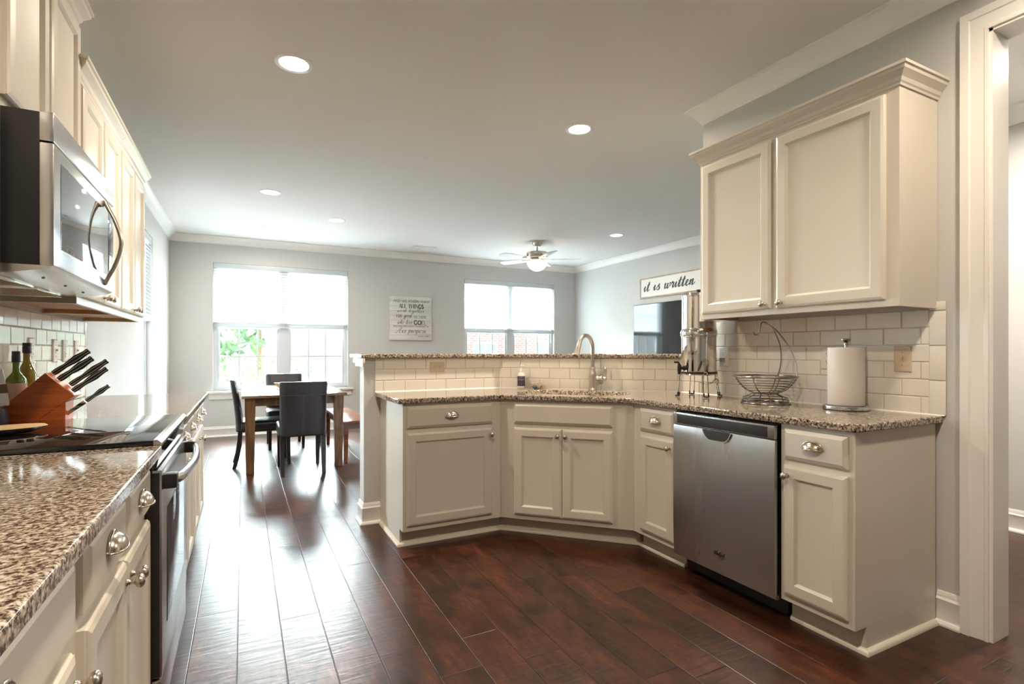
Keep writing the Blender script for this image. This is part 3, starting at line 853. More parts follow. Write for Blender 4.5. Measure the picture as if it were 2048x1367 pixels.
# wall cabinets
CABCROWN = [(0, -.005), (.006, -.005), (.008, .004), (.013, .010), (.018, .024), (.030, .038), (.038, .046), (.040, .058), (.047, .062), (.047, .074), (0, .074)]
def wall_cabinet(label, loc, rz, w, h, doors, crown_path, depth=.303, group='wall cabinets', knobz=.055):
    r = thing('wall_cabinet', label, 'cabinet', loc, rz, group)
    bm = bm_new()
    box(bm, 0, w, 0, .019, 0, h); box(bm, 0, .016, .019, depth, 0, h); box(bm, w - .016, w, .019, depth, 0, h)
    box(bm, .016, w - .016, depth - .012, depth, .02, h); box(bm, .016, w - .016, .019, depth, h - .016, h)
    obj('cabinet_body', bm, 'cab', r, smooth=20)
    bm = bm_new(); box(bm, .016, w - .016, .019, depth - .012, .022, .036)
    for xx in (.016, w - .030): box(bm, xx, xx + .014, .019, depth - .012, .001, .022)
    obj('underside', bm, 'undercab', r, smooth=20)
    for (x0, x1, k) in doors:
        door(r, x0, x1, .030, h - .035, knob=None if k is None else (k, knobz))
    bm = bm_new(); sweep(bm, crown_path, [(o, z + h - .012) for o, z in CABCROWN]); obj('crown', bm, 'cab', r, smooth=20)
    return r
UH = .935
wall_cabinet('large cream wall cabinet with two doors above the fruit basket and paper towels', (2.43, 2.272, 1.387), -PI / 2, 1.066, UH,
    [(.022, .478, .445), (.508, 1.016, .541)], [(0, .303), (0, 0), (1.066, 0), (1.066, .303)])
UX = -.592
L_ = lambda label, y0, w, z, h, doors, path, kz=.055: wall_cabinet(label, (UX, y0, z), PI / 2, w, h, doors, path, knobz=kz)
L_('cream wall cabinet at the photo edge just before the microwave', .93, .955, 1.387, UH, [(.03, .47, .44), (.49, .93, .52)], [(0, 0), (.955, 0)])
L_('tall cream wall cabinet directly above the microwave', 1.887, .760, 1.868, .645, [(.016, .368, None), (.392, .744, None)], [(0, .303), (0, 0), (.760, 0), (.760, .303)])
L_('cream wall cabinet next past the microwave', 2.649, .760, 1.387, .915, [(.018, .372, .345), (.388, .742, .42)], [(0, .303), (0, 0), (.760, 0)])
L_('farthest cream wall cabinet on the oven wall, ending at the bare wall', 3.411, .745, 1.387, .915, [(.018, .365, .338), (.380, .727, .41)], [(0, 0), (.745, 0), (.745, .303)])

# ---------------------------------------------------------------- granite tops
def slab(name, label, poly, z0, z1, holes=(), cat='countertop', bevel=.006):
    bm = bm_new()
    def ring(pts):
        vs = [bm.verts.new((p[0], p[1], z0)) for p in pts]
        return [bm.edges.new((vs[i], vs[(i + 1) % len(vs)])) for i in range(len(vs))]
    if holes:
        es = ring(poly)
        for h in holes: es += ring(h)
        bmesh.ops.triangle_fill(bm, edges=es, use_beauty=True)
    else:
        bm.faces.new([bm.verts.new((p[0], p[1], z0)) for p in poly])
    r = bmesh.ops.extrude_face_region(bm, geom=list(bm.faces))
    for v in r['geom']:
        if isinstance(v, bmesh.types.BMVert): v.co.z = z1
    o = obj(name, bm, 'granite', None, smooth=50, bevel=bevel)
    tag(o, label, cat)
    return o
SC_ = Vector((2.03, 3.02)); dv = Vector((1, -1)).normalized(); nv = Vector((1, 1)).normalized()
SA, SB = .375, .185
hole = []
for k in range(48):
    a = 2 * PI * k / 48
    cx = math.copysign(abs(math.cos(a)) ** .55, math.cos(a)) * SA; sy = math.copysign(abs(math.sin(a)) ** .62, math.sin(a)) * SB
    p = SC_ + dv * cx + nv * sy; hole.append((p.x, p.y))
slab('countertop', 'speckled granite countertop of the peninsula with the sink cut into it',
     [(.816, 3.694), (.818, 3.083), (1.497, 3.083), (2.085, 2.495), (2.085, 1.235), (2.098, 1.195), (2.135, 1.183), (2.7285, 1.183), (2.7285, 2.7435), (1.780, 3.694)], .882, .914, [hole])
slab('bar_top', 'raised granite bar ledge along the back of the peninsula',
     [(.716, 3.655), (1.766, 3.655), (2.690, 2.731), (2.690, 2.541), (3.15, 2.541), (3.15, 2.93), (1.98, 4.09), (.716, 4.09)], 1.1505, 1.180, cat='counter')
slab('countertop', 'dark polished granite countertop in the near left corner before the cooktop', [(XL + .0065, .42), (-.219, .42), (-.219, 1.888), (XL + .0065, 1.888)], .882, .914)
slab('countertop', 'polished granite countertop beyond the cooktop, running to the side window', [(XL + .0065, 2.648), (-.219, 2.648), (-.219, 4.195), (XL + .0065, 4.195)], .882, .914)

# sink bowl under the cutout
r = thing('sink', 'undermounted steel sink set into the peninsula counter below the faucet', 'sink', (SC_.x, SC_.y, .66), -PI / 4)
bm = bm_new()
def srect(a, b, z, n=48):
    return [bm.verts.new((math.copysign(abs(math.cos(2 * PI * k / n)) ** .55, math.cos(2 * PI * k / n)) * a, math.copysign(abs(math.sin(2 * PI * k / n)) ** .62, math.sin(2 * PI * k / n)) * b, z)) for k in range(n)]
R = [srect(SA + .02, SB + .02, .221), srect(SA + .002, SB + .002, .221), srect(SA - .005, SB - .005, .04), srect(SA - .04, SB - .04, .004), srect(.03, .03, .002)]
for A, B in zip(R, R[1:]):
    for k in range(48): bm.faces.new((A[k], A[(k + 1) % 48], B[(k + 1) % 48], B[k]))
bm.faces.new(R[-1]); obj('basin', bm, 'sinksteel', r)
bm = bm_new(); lathe(bm, [(.028, .003), (.042, .006), (.044, .004), (.044, .0025)], 20); obj('drain', bm, 'chrome', r)

# ---------------------------------------------------------------- dishwasher
r = thing('dishwasher', 'stainless steel dishwasher built in between two narrow cream cabinets', 'dishwasher', (2.09, 2.143, 0), -PI / 2)
w = .612
bm = bm_new(); box(bm, .004, w - .004, .035, .58, .10, .872); obj('tub', bm, 'black', r)
bm = bm_new(); box(bm, .006, w - .006, .10, .50, .005, .095); obj('toe_panel', bm, 'black', r)
bm = bm_new()
prof = [(.094, .010), (.10, .002), (.30, -.003), (.55, -.004), (.72, -.002), (.795, .0), (.803, .004)]
vs = []
for z, y in prof: vs.append([bm.verts.new((.0, y, z)), bm.verts.new((w, y, z)), bm.verts.new((w, .03, z)), bm.verts.new((.0, .03, z))])
for A, B in zip(vs, vs[1:]):
    for k in range(4): bm.faces.new((A[k], A[(k + 1) % 4], B[(k + 1) % 4], B[k]))
bm.faces.new(vs[0]); bm.faces.new(vs[-1])
dd = obj('door', bm, 'steelv', r, smooth=50)
bm = bm_new()
# pocket handle: dark recess below the control strip with a steel lip
pts = [(.207 + .172 * u, -.0052) for u in [k / 16 for k in range(17)]]
top = [bm.verts.new((x, -.0056, .802)) for x, _ in pts]
bot = [bm.verts.new((x, -.0056, .802 - .047 * (1 - abs(2 * k / 16 - 1) ** 5))) for k, (x, _) in enumerate(pts)]
bk = [bm.verts.new((x, -.002, .798)) for x, _ in pts]
for k in range(16):
    bm.faces.new((top[k], top[k + 1], bot[k + 1], bot[k])); bm.faces.new((bot[k], bot[k + 1], bk[k + 1], bk[k])); bm.faces.new((top[k], top[k + 1], bk[k + 1], bk[k]))
obj('pocket_handle', bm, 'panel', dd)
bm = bm_new(); tube(bm, [(.205 + .176 * k / 20, -.006, .800 - .049 * (1 - abs(2 * k / 20 - 1) ** 5)) for k in range(21)], .0028, 6); obj('handle_rim', bm, 'chrome', dd)
bm = bm_new(); box(bm, 0, w, -.004, .03, .806, .868, .003); cp = obj('control_strip', bm, 'steelv', r)
bm = bm_new(); box(bm, .030, w - .035, -.0058, -.003, .812, .860, .001); cpp = obj('control_panel', bm, 'panel', cp)
for k, x in enumerate((.40, .414, .462, .480, .498, .516)):
    bm = bm_new(); lathe(bm, [(.006, -.0075), (.0065, -.0068), (.0065, -.0055)], 12, (x, 0, .838 - (.004 if k < 2 else 0)), axis='Y')
    obj('button', bm, 'panel', cpp)
def put_front(y0):
    return lambda a, b, d: Vector((a, y0 - d, b))
bm = bm_new()
write_script(bm, 'Whirlpool'.replace('W', 'W'), .275, .188, .0105, put_front(-.0022), .0005, .11, .24, width=.062)
ribbon(bm, [(.302, .184), (.312, .173), (.332, .179), (.330, .200), (.318, .209), (.307, .199), (.318, .184), (.340, .180)], .0011, .0017, put_front(-.0022), .0006)
obj('maker_mark', bm, 'ink', dd)

# ---------------------------------------------------------------- range
r = thing('range', 'stainless range with black glass cooktop in the left counter run', 'range', (-.245, 1.890, 0), PI / 2)
w = .756
bm = bm_new(); box(bm, .003, w - .003, .0, .60, .03, .908); box(bm, .02, w - .02, .06, .58, 0, .03); obj('range_body', bm, 'black', r)
bm = bm_new(); box(bm, 0, w, -.004, .615, .909, .929, .006); obj('cooktop', bm, 'blackglass', r)
bm = bm_new(); prism(bm, [(-.004, .930), (-.016, .930), (-.026, .921), (-.026, .912), (-.004, .908)], 0, w, plane='YZ'); obj('front_trim', bm, 'steel', r)
bm = bm_new(); prism(bm, [(.0, .908), (-.024, .909), (-.012, .845), (.0, .845)], .004, w - .004, plane='YZ'); obj('control_panel', bm, 'blackglass', r)
bm = bm_new(); box(bm, .0, w, -.026, .0, .212, .838, .004); od = obj('oven_door', bm, 'steel', r)
bm = bm_new(); box(bm, -.0015, .0, -.020, .0, .215, .83); obj('door_edge', bm, 'black', od)
bm = bm_new(); box(bm, .115, w - .115, -.0275, -.025, .33, .70, .001); obj('oven_window', bm, 'blackglass', od)
bm = bm_new()
tube(bm, spline([(.055, -.045, .795), (.10, -.066, .795), (.25, -.080, .795), (w / 2, -.084, .795), (w - .25, -.080, .795), (w - .10, -.066, .795), (w - .055, -.045, .795)], 5), .0165, 10, squash=.75)
oh = obj('handle', bm, 'steel', od)
for x in (.03, w - .075):
    bm = bm_new(); box(bm, x, x + .045, -.062, -.024, .772, .818, .006); obj('handle_mount', bm, 'black', oh)
bm = bm_new(); box(bm, .0, w, -.024, .0, .075, .205, .004); obj('storage_drawer', bm, 'steel', r)

# ---------------------------------------------------------------- microwave
r = thing('microwave', 'stainless over-the-range microwave hung beneath the tall wall cabinet', 'microwave', (-.492, 1.890, 1.436), PI / 2)
w = .756; H_ = .428
bm = bm_new(); box(bm, .002, w - .002, .012, .385, .0, H_ - .002, .002); obj('case', bm, 'black', r)
bm = bm_new(); box(bm, 0, w, -.020, .012, H_ - .082, H_, .004); tv = obj('vent_panel', bm, 'steel', r)
bm = bm_new(); box(bm, 0, w, -.020, .012, .0, H_ - .086, .004); md = obj('door', bm, 'steel', r)
bm = bm_new(); box(bm, .060, w - .105, -.0212, -.019, .055, H_ - .125, .001); obj('door_glass', bm, 'mirror_glass', md)
bm = bm_new()
hx = .600
tube(bm, spline([(hx, -.020, .012), (hx, -.030, .040), (hx, -.056, .10), (hx, -.072, .175), (hx, -.056, .25), (hx, -.030, .310), (hx, -.020, .336)], 6), [.004] * 2 + [.0075] * 33 + [.004] * 2, 10)
obj('handle', bm, 'nickel', md)
bm = bm_new(); box(bm, .650, w - .022, -.0208, -.019, .04, H_ - .12, .001); obj('control_panel', bm, 'blackglass', md)
bm = bm_new()
write_script(bm, 'Whirlpool', .35, H_ - .048, .008, put_front(-.0202), .0004, .11, .24, width=.05)
ribbon(bm, [(.368, H_ - .05), (.377, H_ - .06), (.397, H_ - .055), (.395, H_ - .034), (.383, H_ - .027), (.373, H_ - .036), (.383, H_ - .05), (.404, H_ - .054)], .001, .0016, put_front(-.0202), .0005)
obj('maker_mark', bm, 'ink', tv)
bm = bm_new()
prism(bm, [(-.016, .0), (.385, .0), (.385, -.018), (.09, -.026), (.0, -.010)], .004, w - .004, plane='YZ')
up = obj('underside_panel', bm, 'steel', r)
for a_, b_ in ((.05, .34), (.40, .70)):
    bm = bm_new(); box(bm, a_, b_, .13, .33, -.030, -.019, .003); obj('grease_filter', bm, 'filter', up)
for x0 in (.05, .40):
    bm = bm_new(); x1 = x0 + (.29 if x0 < .3 else .30)
    box(bm, x0 - .012, x1 + .012, .118, .13, -.032, -.018, .002); box(bm, x0 - .012, x1 + .012, .33, .342, -.032, -.018, .002)
    box(bm, x0 - .012, x0, .13, .33, -.032, -.018, .002); box(bm, x1, x1 + .012, .13, .33, -.032, -.018, .002)
    obj('filter_frame', bm, 'chrome', up)
for x in (.16, .38, .60):
    bm = bm_new(); lathe(bm, [(.004, -.0205), (.005, -.018)], 8, (x, .045, .0)); obj('screw', bm, 'black', up)

# ---------------------------------------------------------------- faucet
fl = (2.262, 3.128, .914)
r = thing('faucet', 'brushed nickel gooseneck faucet with one side lever behind the sink', 'faucet', fl, 0)
sd = Vector((-.92, -.39, 0)).normalized()     # spout direction
bm = bm_new()
lathe(bm, [(.032, 0), (.032, .006), (.029, .010), (.0285, .030), (.0265, .060), (.0285, .085), (.029, .098), (.024, .125), (.0175, .150), (.0165, .160), (.0195, .163), (.0195, .170), (.0155, .174)], 24)
obj('faucet_body', bm, 'faucet', r, smooth=60)
bm = bm_new(); R_ = .092
pts = [Vector((0, 0, .172)), Vector((0, 0, .24)), Vector((0, 0, .305))]
for k in range(1, 15):
    a = PI * k / 16
    pts.append(sd * (R_ - R_ * math.cos(a)) + Vector((0, 0, .305 + R_ * math.sin(a))))
pts = pts[:3] + pts[3:]
end = pts[-1]; tdir = (pts[-1] - pts[-2]).normalized()
tube(bm, spline(pts, 3), .0138, 14); obj('gooseneck', bm, 'faucet', r, smooth=60)
bm = bm_new()
q = [end + tdir * d for d in (0, .008, .012, .055, .085, .095, .100)]
tube(bm, q, [.0165, .0165, .0155, .0185, .0235, .0262, .0225], 18); sh_ = obj('spray_head', bm, 'faucet', r, smooth=60)
bm = bm_new(); tube(bm, [end + tdir * .0995, end + tdir * .1012], .0205, 16); obj('spray_face', bm, 'black', sh_)
ld = Vector((.86, -.51, 0)).normalized()
bm = bm_new()
tube(bm, [ld * .022 + Vector((0, 0, .088)), ld * .055 + Vector((0, 0, .088)), ld * .058 + Vector((0, 0, .088)), ld * .064 + Vector((0, 0, .088)), ld * .076 + Vector((0, 0, .088))], [.0175, .0165, .0205, .0205, .013], 16)
tube(bm, [ld * .074 + Vector((0, 0, .088)), ld * .088 + Vector((0, 0, .088)), ld * .098 + Vector((0, 0, .088)), ld * .102 + Vector((0, 0, .088))], [.009, .010, .013, .006], 12)
tube(bm, [ld * .092 + Vector((0, 0, z)) for z in (.094, .110, .118, .150, .166, .170)], [.006, .0068, .0085, .0105, .0098, .005], 12)
obj('lever', bm, 'faucet', r, smooth=60)

# ---------------------------------------------------------------- soap pump, scrubber dish
r = thing('soap_bottle', 'clear pump soap bottle with a dark purple label left of the sink', 'soap', (1.880, 3.515, .9145), -.5)
bm = bm_new(); lathe(bm, [(.026, 0), (.0285, .004), (.0285, .098), (.026, .112), (.015, .124), (.0105, .128), (.0105, .132)], 24); obj('bottle', bm, 'clearplastic', r, smooth=50)
bm = bm_new(); lathe(bm, [(.0288, .022), (.0291, .023), (.0291, .094), (.0288, .095)], 24, cap=False); lb = obj('label', bm, 'purple', r)
bm = bm_new()
def cyl(rad):
    return lambda a, b, d: Vector((rad_ * math.sin(a / rad_), -rad_ * math.cos(a / rad_), b))
rad_ = .0294
for (t, z, h, wd) in (('HAND', .083, .006, .030), ('SOAP', .062, .010, .036)):
    txt = t if t != 'HAND' else 'HAND'
    try: write_caps(bm, {'SOAP': 'SO', 'HAND': 'HAND'}[t], -wd / 2, z, h, cyl(rad_), 0, width=wd)
    except KeyError: pass
bm.free()
bm = bm_new()
for z, a in ((.086, .8), (.075, .9), (.066, .9), (.050, .6), (.036, .8)):
    for k in range(9):
        if (k * 7 + int(z * 1000)) % 5 == 0: continue
        t0 = -a + 2 * a * k / 9; t1 = t0 + 2 * a / 9 * .7; hh = .0016 if z != .066 else .003
        p = [(math.sin(t) * .0294, -math.cos(t) * .0294, zz) for t, zz in ((t0, z), (t1, z), (t1, z + hh), (t0, z + hh))]
        bm.faces.new([bm.verts.new(v) for v in p])
obj('label_print', bm, 'plate_white', lb)
bm = bm_new(); lathe(bm, [(.0125, .130), (.0125, .146), (.006, .148), (.0045, .150), (.0045, .168), (.009, .170), (.009, .178), (.004, .180)], 16)
tube(bm, [(0, 0, .174), (.012, -.012, .176), (.024, -.024, .171)], .0042, 8); obj('pump', bm, 'white', r)
r = thing('scrubber_dish', 'small cream scrubber dish holding a dark teal brush beside the soap bottle', 'dish', (1.968, 3.432, .9145), -PI / 4)
bm = bm_new(); lathe(bm, [(.018, 0), (.021, .002), (.034, .026), (.040, .044), (.041, .046), (.038, .045), (.031, .024), (.016, .006)], 28); obj('dish', bm, 'ceramic', r, smooth=50)
bm = bm_new(); bmesh.ops.create_uvsphere(bm, u_segments=14, v_segments=8, radius=.019)
for v in bm.verts: v.co = Vector((v.co.x * 1.05 - .006, v.co.y * .9 - .028, v.co.z * .75 + .018))
obj('brush', bm, 'teal', r)

# ---------------------------------------------------------------- wall plates
def plate(name, label, loc, rz, w, h, kind, m, cat='outlet'):
    r = thing(name, label, cat, loc, rz)
    bm = bm_new(); moulded(bm, -w / 2, w / 2, -h / 2, h / 2, [(0, 0), (0, -.002), (.005, -.006)]); obj('plate', bm, m, r, smooth=20)
    if kind == 'duplex_h' or kind == 'duplex_v':
        for s in (-1, 1):
            cx, cz = (s * .020, 0) if kind == 'duplex_h' else (0, s * .020)
            bm = bm_new(); lathe(bm, [(.0165, -.0075), (.017, -.0068), (.017, -.005)], 20, (cx, 0, cz), axis='Y'); rc = obj('receptacle', bm, m, r)
            bm = bm_new()
            for q in (-.0058, .0058):
                if kind == 'duplex_v': box(bm, cx + q - .001, cx + q + .001, -.0079, -.0072, cz - .001, cz + .007)
                else: box(bm, cx - .001 + s * -.003, cx + .007 + s * -.003, -.0079, -.0072, cz + q - .001, cz + q + .001)
            lathe(bm, [(.0022, -.0079), (.0022, -.0072)], 8, (cx + (-.008 if kind == 'duplex_h' else 0), 0, cz - (.008 if kind == 'duplex_v' else 0)), axis='Y')
            obj('slots', bm, 'black', rc)
    else:
        bm = bm_new(); box(bm, -.006, .006, -.0075, -.005, -.013, .013, .001); tg = obj('toggle', bm, m, r)
        bm = bm_new(); box(bm, -.004, .004, -.016, -.007, -.002, .008, .0015); obj('lever', bm, m, tg)
        bm = bm_new()
        for q in (-.030, .030): lathe(bm, [(.003, -.0072), (.003, -.0055)], 8, (0, 0, q), axis='Y')
        obj('screws', bm, 'cordgrey', r)
    return r
plate('wall_outlet', 'beige double outlet set sideways in the peninsula backsplash', (1.272, 3.6925, 1.082), 0, .112, .074, 'duplex_h', 'plate')
def xw(z, py): return (XR - .0078, py, z)
plate('wall_outlet', 'cream outlet with a grey plug in it, behind the steel water filter', xw(1.163, 2.357), -PI / 2, .074, .122, 'duplex_v', 'plate_white')
plate('wall_outlet', 'cream outlet mostly hidden behind the paper towel roll', xw(1.163, 1.689), -PI / 2, .074, .122, 'duplex_v', 'plate_white')
plate('light_switch', 'beige toggle switch plate right of the paper towels', xw(1.162, 1.339), -PI / 2, .074, .122, 'toggle', 'plate', 'switch')
for k, (yy, kd, lb_) in enumerate(((3.215, 'duplex_v', 'outlet right behind the amber oil bottle on the left tiled wall'), (3.56, 'toggle', 'switch plate nearest the oil bottles on the left tiled wall'),
                            (3.73, 'duplex_v', 'outlet between the two switch plates on the left tiled wall'), (3.955, 'toggle', 'switch plate nearest the end of the left tiled wall'))):
    plate('wall_outlet' if kd != 'toggle' else 'light_switch', 'white ' + lb_, (XL + .0078, yy, 1.200), PI / 2, .074, .122, kd, 'plate_white', 'outlet' if kd != 'toggle' else 'switch')
# plug and cord
bm = bm_new()
px = XR - .016
tube(bm, spline([(px, 2.357, 1.143), (px - .030, 2.372, 1.142), (px - .042, 2.402, 1.128), (px - .036, 2.410, 1.095), (px - .030, 2.398, 1.060), (px - .034, 2.385, 1.030), (px - .026, 2.372, 1.000), (px - .034, 2.380, .978), (px - .030, 2.366, 1.010), (px - .046, 2.378, 1.022), (px - .036, 2.420, .992), (px - .03, 2.48, .986), (px - .05, 2.53, 1.000)], 6), .0026, 6)
c = tag(obj('power_cord', bm, 'cordgrey'), 'grey power cord looping from the plugged outlet to the filter stand', 'cord')
bm = bm_new(); box(bm, px - .024, px + .006, 2.344, 2.370, 1.132, 1.156, .005); obj('plug', bm, 'cordgrey', c)

# ---------------------------------------------------------------- water filter on its wire stand
wc = (2.570, 2.418)
r = thing('filter_stand', 'bent chrome wire stand with black feet under the steel water filter', 'stand', (wc[0], wc[1], .9145), 0)
bm = bm_new(); tube(bm, [(.112 * math.cos(2 * PI * k / 40), .112 * math.sin(2 * PI * k / 40), .138) for k in range(40)], .0035, 8, True); obj('ring', bm, 'chrome', r)
for k in range(4):
    a = math.radians(153) + k * PI / 2
    ca, sa = math.cos(a), math.sin(a); tx, ty = -sa, ca
    P_ = lambda rr, t, z: (rr * ca + tx * t, rr * sa + ty * t, z)
    bm = bm_new()
    tube(bm, [P_(.128, -.014, .008), P_(.118, -.014, .07), P_(.114, -.013, .135), P_(.114, -.010, .150), P_(.114, 0, .156), P_(.114, .010, .150), P_(.114, .013, .135), P_(.118, .014, .07), P_(.128, .014, .008)], .0032, 8)
    lg = obj('leg', bm, 'chrome', r)
    bm = bm_new(); tube(bm, [P_(.127, -.014, .026), P_(.128, -.014, .005), P_(.146, -.0, .005), P_(.128, .014, .005), P_(.127, .014, .026)], .0048, 8); obj('rubber_foot', bm, 'black', lg)
r = thing('water_filter', 'tall two-chamber polished steel water filter with a black spigot', 'water filter', (wc[0], wc[1], 1.0545), 0)
bm = bm_new(); lathe(bm, [(.106, .002), (.109, .004), (.109, .012), (.106, .014)], 48); obj('base_ring', bm, 'black', r)
bm = bm_new(); lathe(bm, [(.098, .013), (.105, .016), (.106, .020), (.106, .228), (.1085, .230), (.1085, .234), (.106, .236), (.108, .240)], 64); lo = obj('lower_chamber', bm, 'chrome', r, smooth=40)
bm = bm_new(); lathe(bm, [(.104, .240), (.1135, .241), (.1140, .246), (.1115, .248), (.1125, .262), (.1100, .274), (.103, .284), (.103, .288), (.102, .485)], 64); obj('upper_chamber', bm, 'chrome', r, smooth=40)
bm = bm_new(); lathe(bm, [(.104, .484), (.105, .487), (.105, .500), (.100, .506), (.060, .513), (.01, .516)], 64); li = obj('lid', bm, 'chrome', r, smooth=40)
bm = bm_new(); lathe(bm, [(.008, .515), (.006, .520), (.014, .524), (.016, .530), (.010, .535)], 16); obj('lid_knob', bm, 'black', li)
bm = bm_new()
dsp = Vector((-.96, .14, 0)).normalized()
A_ = lambda d, z: tuple(dsp * d + Vector((0, 0, z)))
tube(bm, [A_(.104, .038), A_(.112, .038), A_(.116, .038), A_(.122, .038), A_(.140, .038)], [.016, .017, .010, .009, .009], 12)
tube(bm, [A_(.146, .064), A_(.146, .050), A_(.146, .030), A_(.147, .012), A_(.148, .000)], [.010, .0125, .0125, .009, .0075], 12)
tube(bm, [A_(.146, .062), A_(.150, .072), A_(.160, .076), A_(.178, .074), A_(.184, .079)], [.007, .006, .006, .005, .004], 10)
obj('spigot', bm, 'black', r)

# ---------------------------------------------------------------- wire fruit basket with hook
r = thing('fruit_basket', 'empty dark wire fruit basket with a tall hook on the granite counter', 'basket', (2.548, 1.926, .9145), math.radians(-28))
bm = bm_new()
def ringp(rad, z, n=44): return [(rad * math.cos(2 * PI * k / n), rad * math.sin(2 * PI * k / n), z) for k in range(n)]
tube(bm, ringp(.122, .004), .0042, 8, True); tube(bm, ringp(.112, .030), .0030, 6, True); tube(bm, ringp(.118, .016), .0030, 6, True); tube(bm, ringp(.062, .052), .0032, 6, True)
for k in range(6):
    a = 2 * PI * k / 6 + .3; ca, sa = math.cos(a), math.sin(a)
    tube(bm, [(q * ca, q * sa, z) for q, z in ((.122, .004), (.120, .016), (.112, .030), (.085, .042), (.062, .052))], .0030, 6)
obj('foot', bm, 'wire', r)
bm = bm_new()
bowl = [(.055, .053), (.082, .062), (.103, .074), (.119, .087), (.132, .100), (.143, .114), (.152, .128)]
for q, z in bowl: tube(bm, ringp(q, z), .0019, 5, True)
tube(bm, ringp(.163, .146), .0042, 8, True)
for k in range(8):
    a = 2 * PI * k / 8; ca, sa = math.cos(a), math.sin(a)
    tube(bm, spline([(q * ca, q * sa, z) for q, z in [(.030, .052)] + bowl[::2] + [(.163, .146)]], 3), .0026, 6)
tube(bm, ringp(.03, .052, 20), .002, 6, True)
obj('bowl', bm, 'wire', r)
bm = bm_new()
# two wires rise from the rim and meet in a hook above the bowl; the hook plane runs along local x
for s in (-1, 1):
    tube(bm, spline([(.120, s * .105, .146), (.125, s * .080, .22), (.105, s * .045, .31), (.060, s * .016, .390), (.034, s * .004, .418)], 6), .0034, 8)
tube(bm, spline([(.060, 0, .392), (.020, 0, .428), (-.004, 0, .442), (-.020, 0, .436), (-.026, 0, .410), (-.032, 0, .384), (-.045, 0, .372), (-.058, 0, .376), (-.064, 0, .392)], 6), .0038, 8)
obj('banana_hook', bm, 'wire', r)

# ---------------------------------------------------------------- paper towels
r = thing('paper_towel_holder', 'steel paper towel stand with black-tipped rod, in front of the tiles', 'holder', (2.612, 1.530, .9145), 0)
bm = bm_new(); lathe(bm, [(.094, 0), (.099, .002), (.101, .008), (.099, .018), (.094, .021), (.03, .022)], 48); obj('base', bm, 'steel', r)
bm = bm_new(); lathe(bm, [(.006, .02), (.006, .315)], 12); rod = obj('rod', bm, 'steel', r)
bm = bm_new(); lathe(bm, [(.0075, .312), (.0085, .318), (.007, .324), (.014, .331), (.021, .337), (.021, .342), (.012, .345)], 18); obj('finial', bm, 'wire', rod)
r = thing('paper_towel_roll', 'full white quilted paper towel roll standing on its steel holder', 'paper towels', (2.612, 1.530, .9372), 0)
bm = bm_new(); lathe(bm, [(.021, .0), (.077, .0), (.0782, .002), (.0782, .277), (.077, .279), (.021, .279)], 64, cap=False)
bm.verts.ensure_lookup_table()
n_ = 64
for k in range(n_): bm.faces.new((bm.verts[k], bm.verts[(k + 1) % n_], bm.verts[5 * n_ + (k + 1) % n_], bm.verts[5 * n_ + k]))
obj('roll', bm, 'paper', r, smooth=50)
bm = bm_new(); lathe(bm, [(.0195, .0), (.0205, .0), (.0205, .2785), (.0195, .2785)], 24, cap=False); obj('core', bm, 'label', r)

# ---------------------------------------------------------------- knife block, knives
KY0, KY1 = 2.700, 2.815
r = thing('knife_block', 'slanted red-brown wooden knife block beside the cooktop', 'knife block', (-.012, 0, .9145), 0)
bm = bm_new()
prism(bm, [(-.800, .0), (-.722, .0), (-.598, .103), (-.690, .197), (-.820, .066), (-.822, .030)], KY0, KY1, plane='XZ')
obj('slanted_body', bm, 'knifeblock', r, smooth=15, bevel=.003)
bm = bm_new(); prism(bm, [(-.722, .0), (-.628, .0), (-.626, .078), (-.632, .075)], KY0 + .001, KY1 - .001, plane='XZ')
obj('front_wedge', bm, 'knifeblock', r, smooth=15, bevel=.001)
ax = Vector((.78, 0, .625)).normalized()         # handles point up and right, out of the slanted face
up_ = Vector((-ax.z, 0, ax.x))
face0 = Vector((-.702, 0, .197 + .9145)); face1 = Vector((-.610, 0, .103 + .9145))
def knife(label, f, y, ln, th, wd=.0095):
    base = face0.lerp(face1, f); base = Vector((base.x, y, base.z)) + ax * .004
    k = thing('knife', label, 'knife', base, 0, 'knives in the block')
    bm = bm_new(); pr = [(0, .80), (.10, .92), (.20, .86), (.34, .74), (.50, 1.0), (.64, 1.20), (.78, .98), (.90, .84), (.975, .95), (1.0, .66)]
    side = Vector((0, 1, 0)); rings = []
    for t, s in pr:
        c = ax * (ln * t)
        rings.append([bm.verts.new(c + up_ * (th * s * math.cos(2 * PI * j / 10)) + side * (wd * math.sin(2 * PI * j / 10))) for j in range(10)])
    for A, B in zip(rings, rings[1:]):
        for j in range(10): bm.faces.new((A[j], A[(j + 1) % 10], B[(j + 1) % 10], B[j]))
    bm.faces.new(rings[0]); bm.faces.new(rings[-1]); h = obj('handle', bm, 'black', k, smooth=60)
    bm = bm_new()
    for q in (.42, -.42):
        tube(bm, [ax * (ln * t) + up_ * (th * s * q) - side * (wd * .96) for t, s in pr[:-1]], .0010, 5)
    obj('tang_line', bm, 'silver', h)
    bm = bm_new(); c = [(-.11, .6), (-.004, .85)]
    q = [ax * a + up_ * (th * b * s_) for (a, b) in c for s_ in (1, -1)]
    vs_ = [[bm.verts.new(p + side * (sg * .0012)) for p in (q[0], q[1], q[3], q[2])] for sg in (-1, 1)]
    bm.faces.new(vs_[0]); bm.faces.new(vs_[1][::-1])
    for j in range(4): bm.faces.new((vs_[0][j], vs_[0][(j + 1) % 4], vs_[1][(j + 1) % 4], vs_[1][j]))
    obj('blade', bm, 'chrome', k)
knife('topmost knife of the block, its long black handle nearest the tiles', .08, 2.758, .150, .0130)
knife('second knife from the top of the block, thick black handle', .34, 2.735, .140, .0135)
